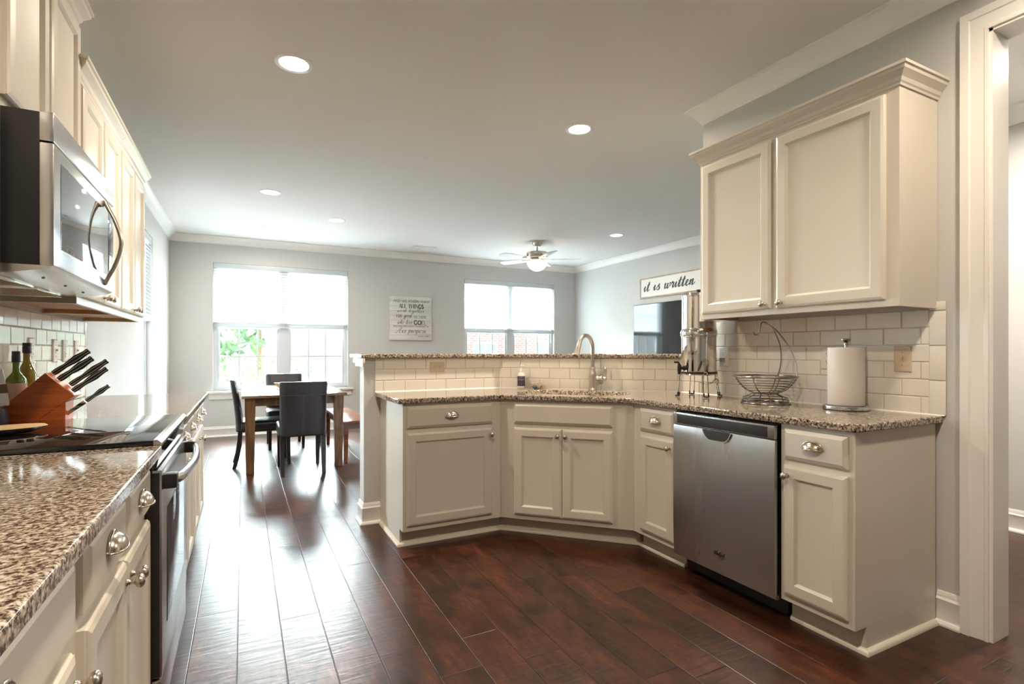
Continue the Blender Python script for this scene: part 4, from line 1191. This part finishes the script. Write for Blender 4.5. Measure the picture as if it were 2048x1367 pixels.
knife('black knife handle poking out behind the second knife from the top', .60, 2.790, .160, .0120)
knife('third knife from the top of the block, long dark handle in front', .84, 2.728, .145, .0120)
knife('lowest knife of the block, slim handle below all the others', 1.30, 2.735, .098, .0095)

# ---------------------------------------------------------------- oil bottles, steel gadget, spoon rest
def bottle(label, loc, rr, hb, hs, hn, rn, m, lab=None, fill=None):
    b = thing('oil_bottle', label, 'bottle', loc, .5)
    bm = bm_new(); lathe(bm, [(rr * .9, 0), (rr, .004), (rr, hb), (rr * .93, hb + (hs - hb) * .3), (rr * .62, hb + (hs - hb) * .7), (rn * 1.1, hs), (rn, hs + .012), (rn, hn - .030), (rn * 1.05, hn - .028)], 28); obj('glass', bm, m, b, smooth=60)
    bm = bm_new(); lathe(bm, [(rn * 1.18, hn - .046), (rn * 1.25, hn - .044), (rn * 1.25, hn - .018), (rn * 1.16, hn - .016), (rn * 1.22, hn - .014), (rn * 1.22, hn - .001), (rn * 1.1, hn)], 20); obj('cap', bm, 'cap', b)
    if lab:
        bm = bm_new(); lathe(bm, [(rr + .0002, lab[0]), (rr + .0006, lab[0]), (rr + .0006, lab[1]), (rr + .0002, lab[1])], 28, cap=False); l = obj('label', bm, 'label', b)
        bm = bm_new(); q = rr + .0009
        z = lab[0] + .008; i = 0
        while z < lab[1] - .008:
            t0 = -.5
            while t0 < .6:
                t1 = t0 + .06 + .11 * random.random()
                bm.faces.new([bm.verts.new((q * math.sin(t - .45), -q * math.cos(t - .45), zz)) for t, zz in ((t0, z), (t1, z), (t1, z + .0013), (t0, z + .0013))]); t0 = t1 + .03
            z += .0042
        obj('label_print', bm, 'cordgrey', l)
    return b
bottle('green olive oil bottle with a printed paper label, behind the knife block', (-.846, 2.895, .9145), .034, .155, .195, .283, .0115, 'greenglass', (.025, .150))
bottle('taller amber oil bottle with a dark cap, nearest the tiled wall', (-.851, 3.035, .9145), .034, .170, .235, .320, .0125, 'amberglass')
r = thing('kitchen_gadget', 'bright steel and brown gadget at the photo edge, left of the oil bottles', 'kitchen gadget', (-.825, 2.640, .9145), .5)
bm = bm_new()
prism(bm, [(-.03, .065), (.03, .080), (.010, .215), (-.03, .215)], -.03, .03, plane='XZ'); obj('tower', bm, 'chrome', r, smooth=20, bevel=.003)
bm = bm_new(); prism(bm, [(-.031, .125), (.0255, .125), (.020, .160), (-.031, .155)], -.0315, .0315, plane='XZ'); obj('band', bm, 'brown', r, smooth=20, bevel=.002)
bm = bm_new(); lathe(bm, [(.030, 0), (.033, .003), (.030, .05), (.024, .066)], 20); obj('base', bm, 'cap', r)
r = thing('spoon_rest', 'shallow spoon rest with a woven straw top on the black cooktop', 'spoon rest', (-.680, 2.235, .9298), math.radians(25))
bm = bm_new()
R = []
for (sx_, sy_, z) in ((.030, .018, .0005), (.06, .036, .003), (.088, .050, .015), (.094, .054, .020), (.092, .052, .021), (.085, .047, .0195)):
    R.append([bm.verts.new((sx_ * math.cos(2 * PI * k / 32) * (1.0 + .12 * math.cos(2 * PI * k / 32)), sy_ * math.sin(2 * PI * k / 32), z)) for k in range(32)])
for A, B in zip(R, R[1:]):
    for k in range(32): bm.faces.new((A[k], A[(k + 1) % 32], B[(k + 1) % 32], B[k]))
bm.faces.new(R[0][::-1]); bm.faces.new(R[-1]); obj('tray', bm, 'steel', r, smooth=60)
bm = bm_new()
for (q0, q1, z0, z1) in ((1, .93, .0205, .026),):
    a = [bm.verts.new((.094 * q0 * math.cos(2 * PI * k / 32) * (1.0 + .12 * math.cos(2 * PI * k / 32)), .054 * q0 * math.sin(2 * PI * k / 32), z0)) for k in range(32)]
    b = [bm.verts.new((.094 * q1 * math.cos(2 * PI * k / 32) * (1.0 + .12 * math.cos(2 * PI * k / 32)), .054 * q1 * math.sin(2 * PI * k / 32), z1)) for k in range(32)]
    for k in range(32): bm.faces.new((a[k], a[(k + 1) % 32], b[(k + 1) % 32], b[k]))
    bm.faces.new(b); bm.faces.new(a[::-1])
obj('woven_top', bm, 'weave', r, smooth=60)

# ---------------------------------------------------------------- dining table, chairs, bench, bowl
TX0, TX1, TY0, TY1, TZT = -.018, .962, 5.645, 7.345, .770
r = thing('dining_table', 'rustic brown wooden dining table with square legs in front of the window', 'table', (.472, 6.495, 0), 0)
bm = bm_new(); box(bm, TX0 - .472, TX1 - .472, TY0 - 6.495, TY1 - 6.495, .742, TZT, .005); obj('tabletop', bm, 'tabletop', r)
bm = bm_new(); hw, hl = .415, .765
for s in (-1, 1):
    box(bm, -hw + .03, hw - .03, s * hl - .012, s * hl + .012, .660, .742); box(bm, s * hw - .012, s * hw + .012, -hl + .03, hl - .03, .660, .742)
obj('apron', bm, 'tablewood', r)
for sx_ in (-1, 1):
    for sy_ in (-1, 1):
        bm = bm_new(); a, b = .048, .036
        v0 = [bm.verts.new((sx_ * hw + i * b, sy_ * hl + j * b, 0)) for i, j in ((-1, -1), (1, -1), (1, 1), (-1, 1))]
        v1 = [bm.verts.new((sx_ * hw + i * a, sy_ * hl + j * a, .742)) for i, j in ((-1, -1), (1, -1), (1, 1), (-1, 1))]
        bm.faces.new(v0[::-1]); bm.faces.new(v1)
        for k in range(4): bm.faces.new((v0[k], v0[(k + 1) % 4], v1[(k + 1) % 4], v1[k]))
        obj('leg', bm, 'tablewood', r, bevel=.003)
def dining_chair(label, loc, rz):
    """local +y is where the sitter faces"""
    r = thing('dining_chair', label, 'chair', loc, rz, 'black leather dining chairs')
    bm = bm_new(); box(bm, -.222, .222, -.215, .275, .365, .475, .035, 4)
    for v in bm.verts:
        if v.co.z > .44: v.co.z += .012 * math.cos(v.co.x * 6) * math.cos((v.co.y - .03) * 5)
    obj('seat', bm, 'leather', r, smooth=70)
    bm = bm_new(); secs = []
    for t, q in ((0, .88), (.012, .96), (.04, 1), (.15, 1), (.3, 1), (.5, 1), (.7, 1), (.85, 1), (.95, 1), (.978, .985), (.992, .955), (1.0, .90)):
        z = .372 + t * (.905 - .372); yb = -.255 - .060 * t ** 1.6; th = .075 - .022 * t; hx = .208 + .010 * t
        ring = []
        for (i, j) in ((-1, -.35), (-.9, -.92), (-.7, -1.0), (-.25, -1.03), (.25, -1.03), (.7, -1.0), (.9, -.92), (1, -.35), (1, .35), (.9, .9), (.7, 1), (-.7, 1), (-.9, .9), (-1, .35)):
            ring.append(bm.verts.new((i * hx * (.5 + .5 * q), yb + th / 2 + j * th / 2 * q, z)))
        secs.append(ring)
    for A, B in zip(secs, secs[1:]):
        for k in range(14): bm.faces.new((A[k], A[(k + 1) % 14], B[(k + 1) % 14], B[k]))
    bm.faces.new(secs[0][::-1]); bm.faces.new(secs[-1]); bk = obj('backrest', bm, 'leather', r, smooth=70)
    bm = bm_new()
    yb = lambda z: -.255 - .060 * ((z - .372) / (.905 - .372)) ** 1.6 - .0018
    tube(bm, [(x, yb(.775) - (.001 if abs(x) < .12 else -.001), .775) for x in (-.205, -.15, -.05, .05, .15, .205)], .0022, 5)
    for dx in (-.006, .006): tube(bm, [(dx, yb(z), z) for z in (.395, .45, .52, .60, .68, .74, .772)], .0014, 5)
    obj('stitching', bm, 'stitch', bk)
    for sx_ in (-1, 1):
        for fr in (0, 1):
            bm = bm_new(); a, b = .021, .0165; cx = sx_ * .188
            if fr: st = [(.365, .235, a), (0, .245, b)]
            else: st = [(.372, -.215, a), (.24, -.222, a), (.10, -.245, .019), (0, -.272, b)]
            R = [[bm.verts.new((cx + i * w_, y + j * w_, z)) for i, j in ((-1, -1), (1, -1), (1, 1), (-1, 1))] for z, y, w_ in st]
            for A, B in zip(R, R[1:]):
                for k in range(4): bm.faces.new((A[k], A[(k + 1) % 4], B[(k + 1) % 4], B[k]))
            bm.faces.new(R[0]); bm.faces.new(R[-1]); obj('leg', bm, 'leg_black', r)
    return r
dining_chair('black leather dining chair seen from behind at the near end of the table', (.520, 5.722, 0), 0)
dining_chair('black leather dining chair in profile at the left side of the table', (.185, 6.240, 0), -PI / 2)
dining_chair('black leather dining chair at the far end of the table, back to the window', (.475, 7.250, 0), PI)
r = thing('bench', 'red-brown wooden bench along the far side of the dining table', 'bench', (1.085, 6.46, 0), 0)
bm = bm_new(); box(bm, -.142, .142, -.72, .72, .430, .458, .004); obj('seat', bm, 'bench', r)
bm = bm_new()
for s in (-1, 1):
    box(bm, -.10, .10, s * .655 - .01, s * .655 + .01, .365, .430); box(bm, s * .112 - .01, s * .112 + .01, -.64, .64, .365, .430)
obj('apron', bm, 'bench', r)
for sx_ in (-1, 1):
    for sy_ in (-1, 1):
        bm = bm_new(); cx, cy = sx_ * .112, sy_ * .655
        v0 = [bm.verts.new((cx + i * .018, cy + j * .018, 0)) for i, j in ((-1, -1), (1, -1), (1, 1), (-1, 1))]
        v1 = [bm.verts.new((cx + i * .026, cy + j * .026, .430)) for i, j in ((-1, -1), (1, -1), (1, 1), (-1, 1))]
        bm.faces.new(v0[::-1]); bm.faces.new(v1)
        for k in range(4): bm.faces.new((v0[k], v0[(k + 1) % 4], v1[(k + 1) % 4], v1[k]))
        obj('leg', bm, 'bench', r)
bm = bm_new(); R = []
for (sx_, sy_, z) in ((.09, .06, 0), (.14, .095, .008), (.185, .125, .045), (.20, .135, .066), (.185, .122, .068), (.165, .105, .050), (.12, .075, .018)):
    R.append([bm.verts.new((sx_ * math.cos(2 * PI * k / 36), sy_ * math.sin(2 * PI * k / 36), z + (.006 * math.cos(4 * PI * k / 36) if z > .03 else 0))) for k in range(36)])
for A, B in zip(R, R[1:]):
    for k in range(36): bm.faces.new((A[k], A[(k + 1) % 36], B[(k + 1) % 36], B[k]))
bm.faces.new(R[0][::-1]); bm.faces.new(R[-1])
tag(obj('dough_bowl', bm, 'bowlwood', None, smooth=60, loc=(.505, 6.55, .7705), rot=(0, 0, .2)), 'oval pale wooden bowl in the middle of the dining table', 'bowl')

# ---------------------------------------------------------------- wall signs, television
def on_back(y0):
    return lambda a, b, d: Vector((a, y0 - d, b))
sx0, sx1, sz0, sz1 = 2.092, 2.800, 1.385, 2.098
r = thing('verse_sign', 'square whitewashed board with a painted verse, between the two windows', 'sign', (0, 0, 0), 0)
bm = bm_new(); nb = 9; hh = (sz1 - sz0) / nb
for k in range(nb): box(bm, sx0 + random.uniform(0, .004), sx1 - random.uniform(0, .004), YF - .034, YF - .010, sz0 + k * hh + .0012, sz0 + (k + 1) * hh - .0012, .002)
box(bm, sx0 + .03, sx0 + .08, YF - .010, YF - .001, sz0 + .04, sz1 - .04); box(bm, sx1 - .08, sx1 - .03, YF - .010, YF - .001, sz0 + .04, sz1 - .04)
obj('boards', bm, 'signwhite', r, smooth=20)
bm = bm_new(); pf = on_back(YF - .0342); W_ = sx1 - sx0
def zt(v): return sz0 + v * (sz1 - sz0)
write_caps(bm, 'AND WE KNOW THAT', sx0 + .06, zt(.865), .042, pf, .0005, width=W_ - .10, thick=.17, thin=.10)
write_caps(bm, 'ALL THINGS', sx0 + .15, zt(.735), .062, pf, .0005, width=W_ - .29, thick=.28, thin=.10)
write_script(bm, 'work together', sx0 + .12, zt(.640), .030, pf, .0005, .10, .22, width=W_ - .26)
write_caps(bm, 'FOR', sx0 + .11, zt(.52), .042, pf, .0005, width=.10, thick=.2, thin=.1)
write_script(bm, 'good', sx0 + .235, zt(.525), .034, pf, .0005, .11, .24, width=.125)
write_caps(bm, 'TO THOSE', sx0 + .395, zt(.51), .038, pf, .0005, width=.225, thick=.15, thin=.1)
write_script(bm, 'who love', sx0 + .125, zt(.372), .034, pf, .0005, .10, .22, width=.25)
write_caps(bm, 'GOD,', sx0 + .40, zt(.360), .066, pf, .0005, width=.21, thick=.26, thin=.10)
write_caps(bm, 'WHO HAVE BEEN CALLED ACCORDING TO', sx0 + .06, zt(.300), .024, pf, .0005, width=W_ - .12, thick=.18, thin=.12)
write_script(bm, 'His purpose.', sx0 + .12, zt(.170), .042, pf, .0005, .09, .20, width=W_ - .20)
def font_text(bm, s, size, fn):
    cu = bpy.data.curves.new('tmp', 'FONT'); cu.body = s; cu.size = size; cu.resolution_u = 3
    o = bpy.data.objects.new('tmp', cu); COL.objects.link(o)
    dg = bpy.context.evaluated_depsgraph_get(); me = bpy.data.meshes.new_from_object(o.evaluated_get(dg))
    idx = [bm.verts.new(fn(v.co.x, v.co.y)) for v in me.vertices]
    for p in me.polygons:
        try: bm.faces.new([idx[i] for i in p.vertices])
        except ValueError: pass
    bpy.data.objects.remove(o); bpy.data.curves.remove(cu); bpy.data.meshes.remove(me)
font_text(bm, 'Romans 8:28', .034, lambda a, b: Vector((sx1 - .235 + a, YF - .0347, zt(.075) + b)))
obj('lettering', bm, 'inkgrey', r)

r = thing('wall_sign', 'long white framed sign in brush lettering above the television', 'sign', (XLIV - .002, 6.556, 2.066), -PI / 2)
wl, hl_ = 1.285, .278
bm = bm_new(); box(bm, 0, wl, -.016, -.002, 0, hl_); obj('board', bm, 'signpaper', r)
bm = bm_new(); q = .018
box(bm, 0, wl, -.026, -.002, -q, 0); box(bm, 0, wl, -.026, -.002, hl_, hl_ + q); box(bm, -q, 0, -.026, -.002, -q, hl_ + q); box(bm, wl, wl + q, -.026, -.002, -q, hl_ + q)
obj('frame', bm, 'signframe', r)
bm = bm_new(); write_script(bm, 'it is written', .060, .088, .080, put_front(-.0162), .0006, .17, .38, slant=.20, width=1.07); obj('lettering', bm, 'inkgrey', r)
r = thing('television', 'large black flat television on the living room wall', 'television', (XLIV - .002, 6.685, 1.122), -PI / 2)
wl, hl_ = 1.45, .825
bm = bm_new(); box(bm, 0, wl, -.060, -.035, 0, hl_, .004); box(bm, .3, wl - .3, -.036, -.001, .15, hl_ - .15); obj('case', bm, 'black', r)
bm = bm_new(); box(bm, .010, wl - .010, -.0615, -.0595, .016, hl_ - .010); obj('screen', bm, 'tvglass', r)

# ---------------------------------------------------------------- ceiling fan, vent, downlights
fx, fy = 3.872, 6.741
r = thing('ceiling_fan', 'brushed nickel ceiling fan with five pale blades and a lit glass bowl', 'ceiling fan', (fx, fy, CEIL), 0)
bm = bm_new(); lathe(bm, [(.075, 0), (.075, -.012), (.066, -.030), (.050, -.060), (.020, -.064)], 28); obj('canopy', bm, 'fanmetal', r)
bm = bm_new(); lathe(bm, [(.013, -.06), (.013, -.150)], 12); obj('downrod', bm, 'fanmetal', r)
bm = bm_new(); lathe(bm, [(.03, -.132), (.10, -.136), (.150, -.146), (.156, -.156), (.156, -.215), (.148, -.226), (.10, -.234), (.07, -.240), (.07, -.252), (.118, -.256), (.122, -.272), (.10, -.276)], 36); obj('motor_housing', bm, 'fanmetal', r)
for k in range(5):
    a = math.radians(-27 + 72 * k); mt = Matrix.Rotation(a, 4, 'Z')
    bm = bm_new()
    pts = [(.17, -.045), (.22, -.060), (.45, -.070), (.62, -.066), (.655, -.045), (.665, 0), (.655, .045), (.62, .066), (.45, .070), (.22, .060), (.17, .045)]
    pv = prism(bm, pts, -.2475, -.2420)
    for v in bm.verts:
        v.co.z += v.co.y * .20; v.co = mt @ v.co
    b = obj('blade', bm, 'fanblade', r)
    bm = bm_new(); box(bm, .10, .25, -.014, .014, -.256, -.249, .002); box(bm, .20, .26, -.035, .035, -.256, -.250, .002)
    for v in bm.verts: v.co = mt @ v.co
    obj('blade_iron', bm, 'fanmetal', b)
bm = bm_new(); lathe(bm, [(.128, -.276), (.150, -.284), (.148, -.310), (.130, -.350), (.098, -.386), (.055, -.412), (.012, -.421)], 32); bw = obj('glass_bowl', bm, 'fanbowl', r, smooth=60)
bm = bm_new(); lathe(bm, [(.012, -.418), (.016, -.424), (.010, -.436), (.003, -.440)], 12); obj('finial', bm, 'fanmetal', bw)
bm = bm_new(); tube(bm, [(.01, -.01, -.438), (.012, -.012, -.60), (.014, -.014, -.752)], .0022, 5); lathe(bm, [(.002, -.752), (.007, -.760), (.009, -.785), (.004, -.795)], 10, (.014, -.014, 0)); obj('pull_chain', bm, 'fanmetal', r)
r = thing('ceiling_vent', 'white slotted ceiling vent near the far window wall', 'vent', (2.475, 7.83, CEIL), 0)
bm = bm_new(); box(bm, -.185, .185, -.085, .085, -.008, -.0005, .002); obj('frame', bm, 'white', r)
bm = bm_new(); box(bm, -.160, -.02, -.060, .060, -.0095, -.007); vr = obj('dark_slots', bm, 'cordgrey', r)
bm = bm_new()
for k in range(6): box(bm, -.160, .160, -.055 + k * .021, -.047 + k * .021, -.013, -.0085)
obj('louvers', bm, 'white', r)

def downlight(label, x, y, power, col, energy_mesh=True):
    r = thing('recessed_light', label, 'ceiling light', (x, y, CEIL), 0, 'recessed ceiling lights')
    bm = bm_new(); lathe(bm, [(.100, -.0005), (.101, -.003), (.096, -.006), (.078, -.004), (.076, -.0005)], 40, cap=False); obj('trim_ring', bm, 'white', r)
    bm = bm_new(); lathe(bm, [(.077, -.0008), (.076, -.003), (.06, -.005), (.01, -.006)], 32); obj('lens', bm, 'lens', r)
    d = bpy.data.lights.new('downlight', 'AREA'); d.shape = 'DISK'; d.size = .15; d.energy = power; d.color = col; d.spread = math.radians(165)
    o = bpy.data.objects.new('downlight', d); COL.objects.link(o); o.parent = r; o.location = (0, 0, -.012)
    return r
COOL = (1.0, .90, .78)
downlight('largest recessed light in view, over the aisle near the oven wall', .252, 3.173, LAMP_W * .8, LAMP_COL)
downlight('recessed light above the sink peninsula', 2.170, 3.162, LAMP_W, LAMP_COL)
downlight('recessed light between the aisle light and the dining table', .243, 5.837, 6, COOL)
downlight('small recessed light above the bench side of the dining table', 1.022, 6.707, 6, COOL)
downlight('faint recessed light closest to the dining window', .261, 7.535, 6, COOL)
downlight('recessed light right of the ceiling fan in the living room', 4.602, 5.804, 6, COOL)
# the same row of kitchen lights goes on over the part of the room behind the viewpoint, and one lights the hall
downlight('recessed light over the near end of the aisle', .252, .50, LAMP_W, LAMP_COL)
downlight('recessed light over the near right of the kitchen', 2.170, .50, LAMP_W * .55, LAMP_COL)
downlight('recessed light over the room beyond the doorway', 3.78, 1.00, 30, COOL)

# ---------------------------------------------------------------- outdoors
bm = bm_new(); box(bm, -40, 60, YF + T, 70, -.60, -.45); box(bm, -40, XL - T - .01, -20, YF + T, -.60, -.45)
struct('ground', bm, 'bounce_ground')
bm = bm_new(); box(bm, -12, 7.1, 13, 70, -.45, -.43)
lw = struct('lawn', bm, 'grass')
def tree(name, label, loc, h, rr, m, seed, trunk=True):
    rnd = random.Random(seed)
    r = thing(name, label, 'tree' if trunk else 'shrub', loc, 0, 'trees and shrubs outside')
    bm = bm_new()
    for k in range(260 if trunk else 170):
        a = rnd.uniform(0, 2 * PI); q = math.sqrt(rnd.random()); zz = rnd.uniform(-1, 1); s = math.sqrt(max(0, 1 - zz * zz)) * rr * (0.55 + .45 * q)
        c = Vector((s * math.cos(a), s * math.sin(a), h * (.62 if trunk else .5) + zz * h * (.38 if trunk else .48)))
        e = rnd.uniform(.16, .34) * rr * .5
        n1 = Vector((rnd.uniform(-1, 1), rnd.uniform(-1, 1), rnd.uniform(-1, 1))).normalized(); n2, n3 = frame_of(n1)
        for j in range(3):
            t = j * 2.1 + rnd.random(); u = n2 * math.cos(t) + n3 * math.sin(t); v = n1 * .6 + u.cross(n1) * .4
            p = [c, c + (u + v * .4) * e, c + u * e * 1.7, c + (u - v * .4) * e]
            bm.faces.new([bm.verts.new(x) for x in p])
    obj('crown', bm, m, r)
    bm = bm_new(); tube(bm, [(0, 0, -.05), (.03, 0, h * .3), (0, .04, h * .6)], [.05 * h * .5, .035 * h * .5, .015 * h * .5] if trunk else [.03, .02, .01], 8); obj('trunk', bm, 'bark', r)
GZ = -.45
tree('garden_tree', 'tall tree at the left of the dining window view', (-.9, 17.5, GZ), 6.2, 2.0, 'leaf', 1)
tree('garden_tree', 'tree behind the white house in the dining window view', (0.8, 34, GZ), 8.5, 2.4, 'leaf', 2)
tree('garden_tree', 'tree behind the blind toward the right of the dining window', (5.8, 36, GZ), 8.0, 2.4, 'leaf', 3)
tree('garden_shrub', 'light green shrub low in the left panes of the dining window', (-.25, 13.6, GZ), 1.5, .75, 'leaf2', 4, False)
tree('garden_shrub', 'rounded green shrub beside the white house in the dining window view', (.65, 15.2, GZ), 1.6, .8, 'leaf2', 5, False)
tree('garden_tree', 'tree outside the side window', (-9.5, 9.5, GZ), 6.5, 2.4, 'leaf', 6)
def house(label, x0, x1, y0, y1, h, m, wins, group=None):
    r = thing('house', label, 'house', (0, 0, GZ), 0)
    bm = bm_new(); box(bm, x0, x1, y0, y1, 0, h); obj('walls', bm, m, r)
    bm = bm_new(); ym = (y0 + y1) / 2
    vs = [bm.verts.new(p) for p in ((x0 - .3, y0 - .4, h - .05), (x1 + .3, y0 - .4, h - .05), (x1 + .3, y1 + .4, h - .05), (x0 - .3, y1 + .4, h - .05), (x0 - .3, ym, h + 2.2), (x1 + .3, ym, h + 2.2))]
    for f in ((0, 1, 5, 4), (2, 3, 4, 5), (1, 2, 5), (3, 0, 4), (3, 2, 1, 0)): bm.faces.new([vs[i] for i in f])
    obj('roof', bm, 'shingle', r)
    for (a, b, c, d) in wins:
        bm = bm_new(); s = .07
        box(bm, a - s, b + s, y0 - .05, y0, c - s, c); box(bm, a - s, b + s, y0 - .05, y0, d, d + s); box(bm, a - s, a, y0 - .05, y0, c, d); box(bm, b, b + s, y0 - .05, y0, c, d)
        box(bm, (a + b) / 2 - .02, (a + b) / 2 + .02, y0 - .04, y0, c, d); box(bm, a, b, y0 - .04, y0, (c + d) / 2 - .025, (c + d) / 2 + .025)
        w = obj('window', bm, 'white', r); bm = bm_new(); box(bm, a, b, y0 - .02, y0 - .005, c, d); obj('pane', bm, 'houseglass', w)
    return r
house('white sided house filling the right panes of the dining window', .95, 5.3, 20, 28, 3.0, 'siding', [(1.55, 1.80, .9, 1.12), (1.98, 2.2, .9, 1.12)])
house('red brick neighbouring house seen through the living room window', 7.2, 18, 22, 31, 5.4, 'brick', [(9.35, 10.4, .65, 2.0), (12.6, 13.6, .9, 2.1), (9.4, 10.4, 3.4, 4.8), (12.6, 13.6, 3.4, 4.8)])
r = thing('mailbox_post', 'brownish post standing outside the right half of the dining window', 'post', (2.28, 19.0, GZ), 0)
bm = bm_new(); box(bm, -.09, .09, -.09, .09, 0, 1.9, .01); obj('post', bm, 'label', r); bm = bm_new(); box(bm, -.13, .13, -.13, .13, 1.9, 1.98, .02); obj('post_cap', bm, 'label', r)
